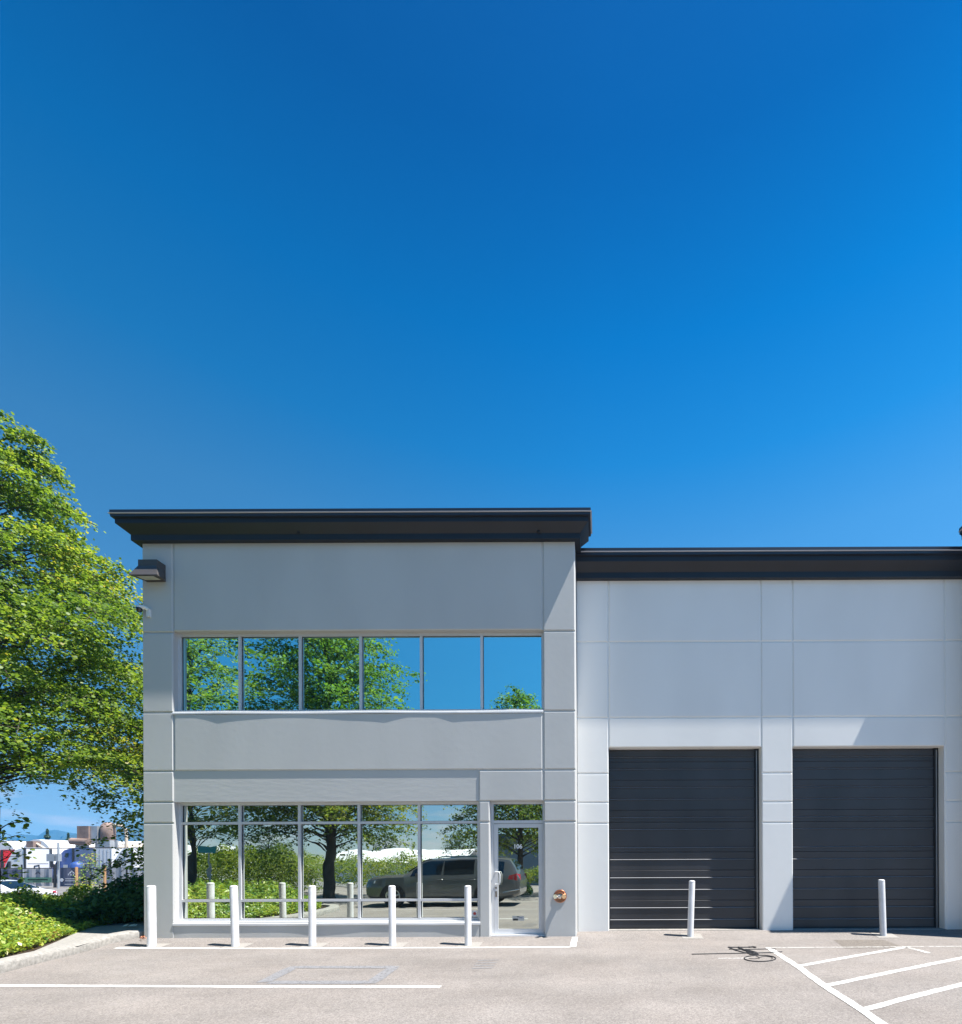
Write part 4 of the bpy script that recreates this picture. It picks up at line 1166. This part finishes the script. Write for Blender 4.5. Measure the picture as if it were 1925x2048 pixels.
TRK = [(0.0, 0.5, 0.9, 1.3, 0.9, 0.95, 0.8), (0.3, 0.4, 1.3, 1.62, 1.1, 1.12, 0.9), (1.3, 0.4, 1.6, 1.95, 1.15, 1.15, 0.95), (1.9, 0.4, 1.8, 2.75, 1.22, 1.22, 1.0), (2.5, 0.4, 1.9, 3.35, 1.25, 1.25, 1.05), (3.3, 0.4, 2.0, 3.85, 1.25, 1.25, 1.1), (4.2, 0.4, 2.1, 4.0, 1.25, 1.25, 1.15), (4.9, 0.4, 2.1, 4.05, 1.25, 1.25, 1.18)]
def truck(px, d, label, paint, rz=0.0, rear=None):
    p = at(px, 1736, d)
    t = thing('semi_truck', (p.x, d, -0.65), label, 'truck', 'trucks parked in the yard across the street', rz)
    loft(TRK, paint, 'cab', t)
    for s in (-1,):
        b = MB(); b.add([(1.75, s * 1.235, 1.78), (2.75, s * 1.262, 1.78), (2.75, s * 1.255, 2.5), (2.25, s * 1.25, 2.5)], [(0, 1, 2, 3)])
        part_local(b.build('side_window', M_glassd), t)
        b = MB(); b.add([(3.55, s * 1.262, 3.0), (4.1, s * 1.262, 2.9), (4.25, s * 1.255, 3.15), (4.2, s * 1.245, 3.45), (3.75, s * 1.245, 3.45)], [(0, 1, 2, 3, 4)])
        part_local(b.build('sleeper_window', M_glassd), t)
        part_local(MB().box(3.4, 4.15, s * 1.27 - 0.01, s * 1.27, 1.05, 2.1).build('side_hatch', mat('grey_hatch_trim', (0.45, 0.46, 0.48), 0.4)), t)
        part_local(MB().box(1.55, 1.7, s * 1.3 - 0.25, s * 1.3, 1.85, 2.5).build('wing_mirror', M_dark), t)
        part_local(MB().tube([(2.2, s * 1.0, 0.75), (4.6, s * 1.0, 0.75)], 0.33, 14).build('fuel_tank', M_galv), t)
    t.scale = (0.66, 1, 1)
    part_local(MB().box(4.9, 5.02, -1.25, 1.25, 0.8, 4.0).build('fairing', M_dark), t)
    part_local(MB().box(5.021, 5.12, -1.1, 1.2, 0.9, 3.9).build('rear_wall', rear or paint), t)
    part_local(MB().tube([(5.16, -0.4, 1.0), (5.2, -0.35, 2.0), (5.2, 0.1, 2.1), (5.16, 0.2, 1.1)], 0.06, 6).build('air_hose', M_dark), t)
    part_local(MB().box(5.121, 5.14, -1.0, 1.1, 2.2, 2.28).build('rear_rail', M_galv), t)
    for x in (0.95, 5.6, 6.9): 
        for s in (-1, 1):
            part_local(MB().lathe([(0, -0.15 * s), (0.5, -0.15 * s), (0.52, 0), (0.3, 0.12 * s), (0, 0.1 * s)], (x, s * 1.1, 0.52), 'Y', 18).build('wheel', M_tyre), t)
    return t
truck(16, 57, 'white aerodynamic truck at the left end of the row beyond the fence', M_wpaint)
truck(112, 59, 'deep blue truck between the white trucks beyond the fence', M_bpaint, rear=M_shed)
truck(226, 57, 'white aerodynamic truck beside the office corner, beyond the fence', M_wpaint)
truck(-25, 64, 'red truck half hidden behind the leftmost white truck', M_rpaint)
def trailer(px0, px1, d, label, m, hgt):
    a, c = at(px0, 1736, d).x, at(px1, 1736, d).x
    t = thing('box_trailer', ((a + c) / 2, d, -0.65), label, 'trailer')
    b = MB(); L = (c - a) / 2
    b.box(-L, L, 0, 2.6, 0.9, hgt)
    part_local(b.build('cargo_box', m), t)
    b = MB()
    for k in range(5):
        b.box(-L + 0.03 + k * (2 * L - 0.1) / 4, -L + 0.07 + k * (2 * L - 0.1) / 4, -0.03, -0.002, 0.95, hgt - 0.05)
    b.box(-L, L, -0.04, -0.001, 1.75, 1.85)
    part_local(b.build('side_rails', M_galv), t)
    part_local(MB().tube([(0.2 - L * 0.3, -0.08, 0.9), (0.2 - L * 0.3, -0.08, 2.1), (0.5 - L * 0.3, -0.08, 2.2)], 0.06, 6).build('hose', M_dark), t)
    for x in (-L * 0.6, L * 0.6):
        part_local(MB().lathe([(0, 0.3), (0.5, 0.3), (0.5, 0.02), (0, 0.0)], (x, 0, 0.5), 'Y', 16).build('wheel', M_tyre), t)
    return t
trailer(192, 224, 57.5, 'white ribbed box trailer just left of the truck by the office corner', M_wpaint, 3.95)
tk_ = at(155, 1736, 56)
tank = thing('blue_tank', (tk_.x, 56, -0.65), 'blue dome topped tank in front of the dark shed', 'tank')
part_local(MB().lathe([(0.6, 0), (0.6, 2.0), (0.5, 2.25), (0.3, 2.42), (0.15, 2.45), (0, 2.46)], n=24).build('shell', mat('blue_plastic', (0.03, 0.075, 0.26), 0.5), smooth=50), tank)
part_local(MB().lathe([(0.16, 2.43), (0.16, 2.54), (0, 2.55)], n=16).build('lid', M_bpaint), tank)

# ------------------------------------------------------------------ street side: fence, posts, sheds
fd = 46.0
fx0, fx1 = at(-60, 1750, fd).x, at(330, 1750, fd).x
fen = thing('chain_link_fence', (at(110, 1750, fd).x, fd, -0.65), 'black chain link fence hung with printed grey banners along the street', 'fence')
b = MB()
ztop = at(110, 1736.5, fd).z
b.tube([(fx0, fd, ztop), (fx1, fd, ztop)], 0.045, 6)
b.build('top_rail', M_dark, fen)
for px, r_ in ((-22, 0.05), (44, 0.06), (110.5, 0.11), (182, 0.05), (254, 0.07), (320, 0.05)):
    q = at(px, 1740, fd)
    MB().tube([(q.x, fd, -0.65), (q.x, fd, ztop + (0.35 if px in (44, 110.5) else 0.02))], r_, 8).build('post', M_dark, fen)
def banner(px0, px1, py0, py1, m, prints):
    a, c = at(px0, py0, fd - 0.1), at(px1, py1, fd - 0.1)
    b = MB(); N = 10
    v = []
    for i in range(N + 1):
        x = a.x + (c.x - a.x) * i / N
        y = fd - 0.1 + 0.05 * math.sin(i * 1.9)
        v += [(x, y, c.z), (x, y, a.z)]
    b.add(v, [(2 * i, 2 * i + 1, 2 * i + 3, 2 * i + 2) for i in range(N)])
    bo = b.build('banner', m, fen, fix=False)
    for pr in prints:
        if pr[0] == 'peak':
            k = [at(x, y, fd - 0.2) for (x, y) in pr[1]]
            q = MB(); q.add([tuple(p_) for p_ in k], [tuple(range(len(k)))]); q.build('logo', pr[2], bo, fix=False)
        elif pr[0] == 'bar':
            a_, c_ = at(pr[1], pr[2], fd - 0.19), at(pr[3], pr[4], fd - 0.19)
            MB().add([(a_.x, a_.y, a_.z), (c_.x, a_.y, a_.z), (c_.x, a_.y, c_.z), (a_.x, a_.y, c_.z)], [(0, 1, 2, 3)]).build('print', pr[5], bo, fix=False)
        elif pr[0] == 'text':
            q = at(pr[2], pr[3], fd - 0.2)
            text(pr[1], pr[4], tuple(q), 'lettering', pr[5], bo, 0.01)
        elif pr[0] == 'ring':
            q = at(pr[1], pr[2], fd - 0.2)
            MB().lathe([(0.10, 0), (0.16, 0), (0.16, -0.01), (0.10, -0.01)], tuple(q), 'Y', 20).build('emblem', M_print, bo)
def peak(cx, cy, s): return [(cx - 7 * s, cy + 4 * s), (cx - 3 * s, cy - 1.5 * s), (cx - 1.8 * s, cy - 0.2 * s), (cx, cy - 4 * s), (cx + 3 * s, cy + 0.2 * s), (cx + 4 * s, cy - 1 * s), (cx + 7 * s, cy + 4 * s), (cx + 2.5 * s, cy + 2 * s), (cx, cy - 1 * s), (cx - 2 * s, cy + 2.4 * s)]
banner(-20, 43, 1738.5, 1764, M_bannerd, [])
banner(48, 105, 1738, 1772, M_banner, [('peak', peak(76, 1745.5, 0.9), M_printd), ('bar', 49, 1755, 104, 1765, M_bgreen), ('bar', 56, 1758.5, 96, 1760.5, M_print), ('bar', 66, 1762, 84, 1763, M_print)])
banner(115, 181, 1736.5, 1773, M_bannerd, [('peak', peak(144, 1744, 0.9), M_print), ('text', 'B A Y L I', 146, 1749.5, 0.24, M_print), ('ring', 124, 1760), ('bar', 131, 1757, 149, 1758.2, M_print), ('bar', 131, 1761, 152, 1762.2, M_print), ('bar', 130, 1768, 152, 1769, M_print)])
banner(186, 251, 1736, 1770, M_banner, [('peak', peak(219, 1742.5, 0.9), M_printd), ('text', 'B A Y L I', 219, 1748, 0.24, M_printd)])
banner(257, 322, 1735.5, 1768, M_banner, [('text', 'B A Y L I', 283, 1745, 0.24, M_print)])

for (px, y0, y1, d, lab) in ((153.5, 1734, 1778, 33, 'orange brown wooden post left of the sapling'), (210, 1732, 1770, 33, 'orange brown wooden post right of the sapling, nearer the office')):
    q = at(px, y0, d)
    tag(MB().lathe([(0.075, -0.65), (0.075, q.z - 0.03), (0.05, q.z), (0, q.z + 0.003)], (q.x, d, 0), 'Z', 12).build('wooden_post', M_wood, smooth=40), lab, 'post', 'wooden posts by the street')
q = at(112.5, 1721, 44)
ub = thing('utility_box', (q.x, 44, -0.65), 'pale utility box on a pole behind the fence', 'utility box')
MB().box(q.x - 0.62, q.x + 0.08, 43.8, 44.1, at(0, 1727.5, 44).z + 0.2, at(0, 1713, 44).z + 0.2).box(q.x + 0.14, q.x + 0.4, 43.8, 44.1, at(0, 1727.5, 44).z + 0.2, at(0, 1713, 44).z + 0.2).build('cabinet', M_galv, ub)
MB().tube([(q.x, 44.2, -0.65), (q.x, 44.2, 3.4)], 0.08, 8).build('pole', M_galv, ub)
make_tree('sapling', 'thin yellow green sapling between the two wooden posts', (at(181, 1760, 28).x, 28, -0.65), 2.75, interp([(0.2, 0.5), (0.4, 0.75), (0.7, 0.4), (1.0, 0.1)]), 55, 26, 0.11, M_cover, z_first=0.2, trunk_r=0.03, droop=0.2, twigs=7, per_twig=7, shape='oval')
make_tree('small_tree', 'thin reddish leafed tree at the far left edge, above the white car', (at(-6, 1790, 11).x, 11.0, -0.1), 2.6, interp([(0.35, 0.3), (0.6, 0.5), (0.85, 0.4), (1.0, 0.2)]), 57, 9, 0.10, M_leaf, z_first=0.45, trunk_r=0.09, droop=0.1, twigs=6, per_twig=5, tint_bias=0.1)

# white storage building, arched tents, canopy shed, dust collector
wd = 92.0
a, c = at(72, 1700, wd).x, at(420, 1700, wd).x
wb_ = thing('storage_building', ((a + c) / 2, wd, -0.65), 'long low storage building with white roof across the street', 'building')
zt = at(150, 1679, wd).z; ze = at(150, 1700, wd).z
MB().add([(a, wd, ze), (c, wd, ze), (c, wd + 8, zt), (a + 1.0, wd + 8, zt), (a, wd + 16, ze), (c, wd + 16, ze)], [(0, 1, 2, 3), (3, 2, 5, 4)]).build('roof', M_tent, wb_)
MB().box(a + 0.1, c, wd + 0.3, wd + 15.7, -0.65, ze - 0.01).build('wall', M_tent, wb_)
def arch_tent(px0, px1, d, ytop, label):
    x0_, x1_ = at(px0, 1690, d).x, at(px1, 1690, d).x
    zt_ = at(0, ytop, d).z; z0_ = 1.6
    t = thing('arched_tent', ((x0_ + x1_) / 2, d, -0.65), label, 'tent', 'arched storage tents across the street')
    v = []; N = 18; b = MB()
    for yy in (d, d + 14):
        for i in range(N + 1):
            a_ = math.pi * i / N
            v.append(((x0_ + x1_) / 2 - (x1_ - x0_) / 2 * math.cos(a_), yy, z0_ + (zt_ - z0_) * math.sin(a_)))
    f = [(i, i + 1, N + 2 + i, N + 1 + i) for i in range(N)] + [tuple(range(N + 1))]
    b.add(v, f); b.build('cover', M_tent, t, smooth=30)
    MB().box(x0_, x1_, d + 0.05, d + 13.9, -0.65, z0_ - 0.01).build('wall', M_brick, t)
arch_tent(-30, 36, 84, 1681, 'grey arched storage tent at the far left above the white car')
arch_tent(38, 108, 84, 1679, 'arched storage tent behind the leftmost white truck')
sd = 66.0
a, c = at(122, 1700, sd).x, at(420, 1700, sd).x
sh = thing('canopy_shed', ((a + c) / 2, sd, -0.65), 'dark blue shed with thin tan canopy roof behind the trucks', 'shed')
zt = at(200, 1696.5, sd).z
MB().add([(a, sd - 2, zt - 0.12), (c, sd - 2, zt - 0.12), (c, sd - 2, zt), (a, sd - 2, zt), (a + 3, sd + 9, zt + 0.95), (c, sd + 9, zt + 0.95), (a + 3, sd + 9, zt + 0.7), (c, sd + 9, zt + 0.7)], [(0, 1, 2, 3), (3, 2, 5, 4), (0, 3, 4, 6), (1, 7, 5, 2), (0, 6, 7, 1)]).build('roof', [M_tan], sh)
MB().box(a + 0.5, c, sd + 1.5, sd + 8.5, -0.65, zt - 0.13).build('wall', M_shed, sh)
b = MB()
for k in range(7):
    x = a + 0.4 + k * 3.2
    b.box(x, x + 0.22, sd - 1.8, sd - 1.6, -0.65, zt - 0.12)
b.build('canopy_posts', M_galv, sh)
dd = 64.0
def dz_(y): return at(190, y, dd).z
q = at(180, 1670, dd)
dc = thing('dust_collector', (q.x, dd, dz_(1690)), 'rusty dust collector with twin hoppers and a bent duct above the canopy shed', 'machine')
def dx_(px): return at(px, 1670, dd).x
MB().box(dx_(169), dx_(192), dd - 0.9, dd + 0.9, dz_(1679), dz_(1653)).build('filter_box', M_rust, dc)
MB().box(dx_(192.5), dx_(206), dd - 0.7, dd + 0.8, dz_(1687), dz_(1653)).build('hopper_box', M_galv, dc)
MB().lathe([(0.25, dz_(1690)), (0.73, dz_(1681)), (0.73, dz_(1652)), (0.45, dz_(1646)), (0.35, dz_(1645)), (0, dz_(1645))], (dx_(217), dd, 0), 'Z', 20).build('cyclone', M_rust, dc, smooth=40)
MB().tube([(dx_(160), dd - 1, dz_(1683)), (dx_(194), dd - 1, dz_(1685))], 0.42, 14).build('blower', M_rust, dc, smooth=40)
MB().box(dx_(164), dx_(171), dd - 0.8, dd + 0.5, dz_(1697), dz_(1680)).build('support_stand', M_galv, dc)
MB().box(dx_(200), dx_(229), dd - 0.6, dd + 0.6, dz_(1695), dz_(1681)).build('support_stand', M_galv, dc)
MB().tube([(dx_(217), dd, dz_(1649)), (dx_(236), dd, dz_(1651)), (dx_(247), dd, dz_(1653)), (dx_(252), dd, dz_(1659)), (dx_(253), dd, dz_(1672)), (dx_(253), dd, dz_(1700))], 0.17, 10).build('duct', M_tan, dc, smooth=50)
q = at(68, 1690, 70)
cv = thing('conveyor', (q.x, 70, 1.5), 'brown loading conveyor sticking up behind the leftmost white truck', 'machine')
MB().box(q.x - 0.5, q.x + 0.45, 69.5, 70.5, at(0, 1703, 70).z + 0.3, at(0, 1687, 70).z + 0.3).build('head_box', M_rust, cv)
MB().tube([(q.x + 0.1, 70, at(0, 1689, 70).z + 0.3), (q.x + 2.0, 70, at(0, 1703, 70).z + 0.1)], 0.15, 6).build('belt_arm', M_tan, cv)

# conifers far off, mountains
def conifer(px, ytop, d, label, seed, w):
    p = at(px, ytop, d); rs = np.random.RandomState(seed)
    root = thing('conifer', (p.x, d, -0.65), label, 'tree', 'dark conifers behind the storage building')
    hgt = p.z + 0.65
    MB().tube([(p.x, d, -0.65), (p.x, d, p.z - 0.3)], [0.3, 0.03], 8).build('trunk', M_bark, root)
    P, Nn = [], []
    for k in range(2600):
        t = rs.rand() ** 0.7; r_ = (t * w + 0.1) * rs.uniform(0.3, 1.0) ** 0.5 * (0.75 + 0.35 * math.sin(t * 40)); a_ = rs.rand() * 6.283
        P.append((p.x + r_ * math.cos(a_), d + r_ * math.sin(a_), p.z - t * hgt * 0.85 - 0.25 * r_)); Nn.append((0.5 * math.cos(a_), 0.5 * math.sin(a_), 1 + rs.normal() * 0.4))
    leaves('crown', P, Nn, 0.5, M_far, root, 'oval', seed)
conifer(95, 1657, 130, 'pale green conifer behind the white roof, left of the dust collector', 61, 2.6)
conifer(137, 1665, 140, 'smaller dark conifer close to the dust collector', 62, 2.0)
conifer(37, 1683, 135, 'distant dark conifer between the two arched tents', 63, 3.0)

def ridge(name, d, pts, m, depth, seed, snow=False):
    rs = np.random.RandomState(seed)
    b = MB()
    xs_ = np.linspace(pts[0][0], pts[-1][0], 160)
    ys_ = np.interp(xs_, [p_[0] for p_ in pts], [p_[1] for p_ in pts])
    ys_ += np.convolve(rs.normal(size=160) * 2.2, np.ones(3) / 3, 'same')
    rows = []
    for j, (fy, fz) in enumerate(((-0.45, 0.0), (-0.3, 0.35), (-0.12, 0.75), (0, 1.0), (0.3, 0.6), (0.5, 0.0))):
        row = []
        for i, (x, y) in enumerate(zip(xs_, ys_)):
            p_ = at(x, y, d)
            k = (p_.z + 0.65)
            row.append((p_.x * (1 + fy * depth / d), d + fy * depth + rs.normal() * depth * 0.02, -1.0 + k * fz * (1 + (rs.normal() * 0.06 if 0 < fz < 1 else 0))))
        rows.append(row)
    n = 160; v = [p_ for r_ in rows for p_ in r_]
    b.add(v, [(j * n + i, j * n + i + 1, (j + 1) * n + i + 1, (j + 1) * n + i) for j in range(len(rows) - 1) for i in range(n - 1)])
    return tag(b.build(name, m, smooth=60, fix=False), kind='structure')
ridge('mountains', 1500, [(-900, 1690), (-600, 1665), (-300, 1672), (-100, 1668), (0, 1672), (25, 1676), (60, 1668), (80, 1672), (100, 1664), (115, 1661), (130, 1664), (150, 1667), (175, 1670), (300, 1678), (600, 1680), (900, 1685)], M_mount, 380, 3)
ridge('hill', 1050, [(-900, 1700), (0, 1688), (60, 1686), (120, 1678), (150, 1668), (180, 1658), (215, 1650), (235, 1645), (260, 1647), (290, 1652), (330, 1660), (420, 1674), (700, 1690), (1200, 1700)], M_mount, 320, 9)

# overhead cables across the street
for (pts, lab) in (([(-80, 1561), (60, 1565), (160, 1570), (320, 1577)], 'thin black overhead cable, the lower of the pair behind the big tree'), ([(-80, 1539), (60, 1542), (160, 1546), (320, 1551)], 'thin black overhead cable, the upper of the pair behind the big tree')):
    tag(MB().tube([at(x, y, 40) for (x, y) in pts], 0.018, 5).build('overhead_cable', M_dark), lab, 'cable', 'overhead cables')

# ------------------------------------------------------------------ far side of the yard, mirrored in the glass
def block(name, x0_, x1_, y0_, y1_, h, label, m, roofm, cat='building'):
    t = thing(name, ((x0_ + x1_) / 2, y0_, -0.65), label, cat)
    MB().box(x0_, x1_, y0_, y1_, -0.65, h).build('wall', m, t)
    MB().box(x0_ - 0.3, x1_ + 0.3, y0_ - 0.3, y1_ + 0.3, h + 0.002, h + 0.35).build('roof', roofm, t)
    return t
M_bluew = mat('blue_grey_wall', (0.20, 0.23, 0.27), 0.7, noise=(0.5, 0.08))
M_droof = mat('dark_roof', (0.08, 0.09, 0.11), 0.7)
block('neighbour_building', -9.5, 16, -30, -21, 3.4, 'blue grey building across the yard, mirrored in the entrance door', M_bluew, M_droof)
def pitched(x0_, x1_, y0_, y1_, eave, top, label):
    t = thing('white_shed', ((x0_ + x1_) / 2, y1_, -0.65), label, 'building')
    ym = (y0_ + y1_) / 2
    MB().box(x0_, x1_, y0_, y1_, -0.65, eave).build('wall', M_tent, t)
    MB().add([(x0_ - 0.3, y1_ + 0.4, eave - 0.05), (x1_ + 0.3, y1_ + 0.4, eave - 0.05), (x1_ + 0.3, ym, top), (x0_ - 0.3, ym, top), (x1_ + 0.3, y0_ - 0.4, eave - 0.05), (x0_ - 0.3, y0_ - 0.4, eave - 0.05)], [(0, 1, 2, 3), (3, 2, 4, 5)]).build('roof', M_tent, t)
pitched(-34, -17, -54, -42, 1.7, 3.3, 'low white shed across the yard, mirrored above the dark car')
pitched(-62, -42, -44, -33, 2.0, 3.6, 'white metal shed far across the yard, mirrored in the second and third panes')
for (x, y, h_, r_, sd_, lab) in ((-58, -48, 9.5, 4.2, 71, 'dense tree beyond the white metal shed, mirrored in the second pane'), (-47, -52, 7.5, 3.6, 72, 'rounded tree beyond the white metal shed, mirrored in the third pane'),
                           (-33, -58, 6.8, 3.5, 73, 'rounded tree beyond the low white shed, mirrored above the dark car'), (-21, -55, 6.5, 3.2, 74, 'bushy tree right of the low white shed, mirrored in the last pane'), (-66, -45, 8.0, 4.0, 75, 'broad tree at the end of the far tree row, mirrored at the left')):
    make_tree('far_tree', lab, (x, y, -0.65), h_, interp([(0.15, r_ * 0.9), (0.4, r_), (0.75, r_ * 0.7), (1.0, 0.4)]), sd_, 36, 0.45, M_far, z_first=0.16, trunk_r=0.2, droop=0.3, twigs=9, per_twig=4, shape='oval', group='trees beyond the yard')
sg = thing('street_sign', (-15.6, -0.6, 0), 'small teal street sign on a thin pole, mirrored in the leftmost windowpane', 'sign')
MB().tube([(-15.6, -0.6, -0.1), (-15.6, -0.6, 2.1)], 0.025, 6).build('pole', M_galv, sg)
MB().box(-15.95, -15.25, -0.58, -0.55, 1.85, 2.15).build('sign_plate', M_teal, sg)

# the air: a pale even haze round everything, so the mountains fade to blue
hz = MB(); hz.box(-2600, 1500, -140, 1900, -1.65, 118)
ho = hz.build('haze', [])
mh = bpy.data.materials.new('pale_haze'); mh.use_nodes = True
mh.node_tree.nodes.remove(mh.node_tree.nodes['Principled BSDF'])
pv = mh.node_tree.nodes.new('ShaderNodeVolumePrincipled')
pv.inputs['Color'].default_value = (0.10, 0.50, 1.0, 1)
pv.inputs['Density'].default_value = 0.00034
mh.node_tree.links.new(pv.outputs[0], mh.node_tree.nodes['Material Output'].inputs['Volume'])
ho.data.materials.append(mh)
tag(ho, 'pale even haze in the air over the whole place', 'haze', kind='stuff')
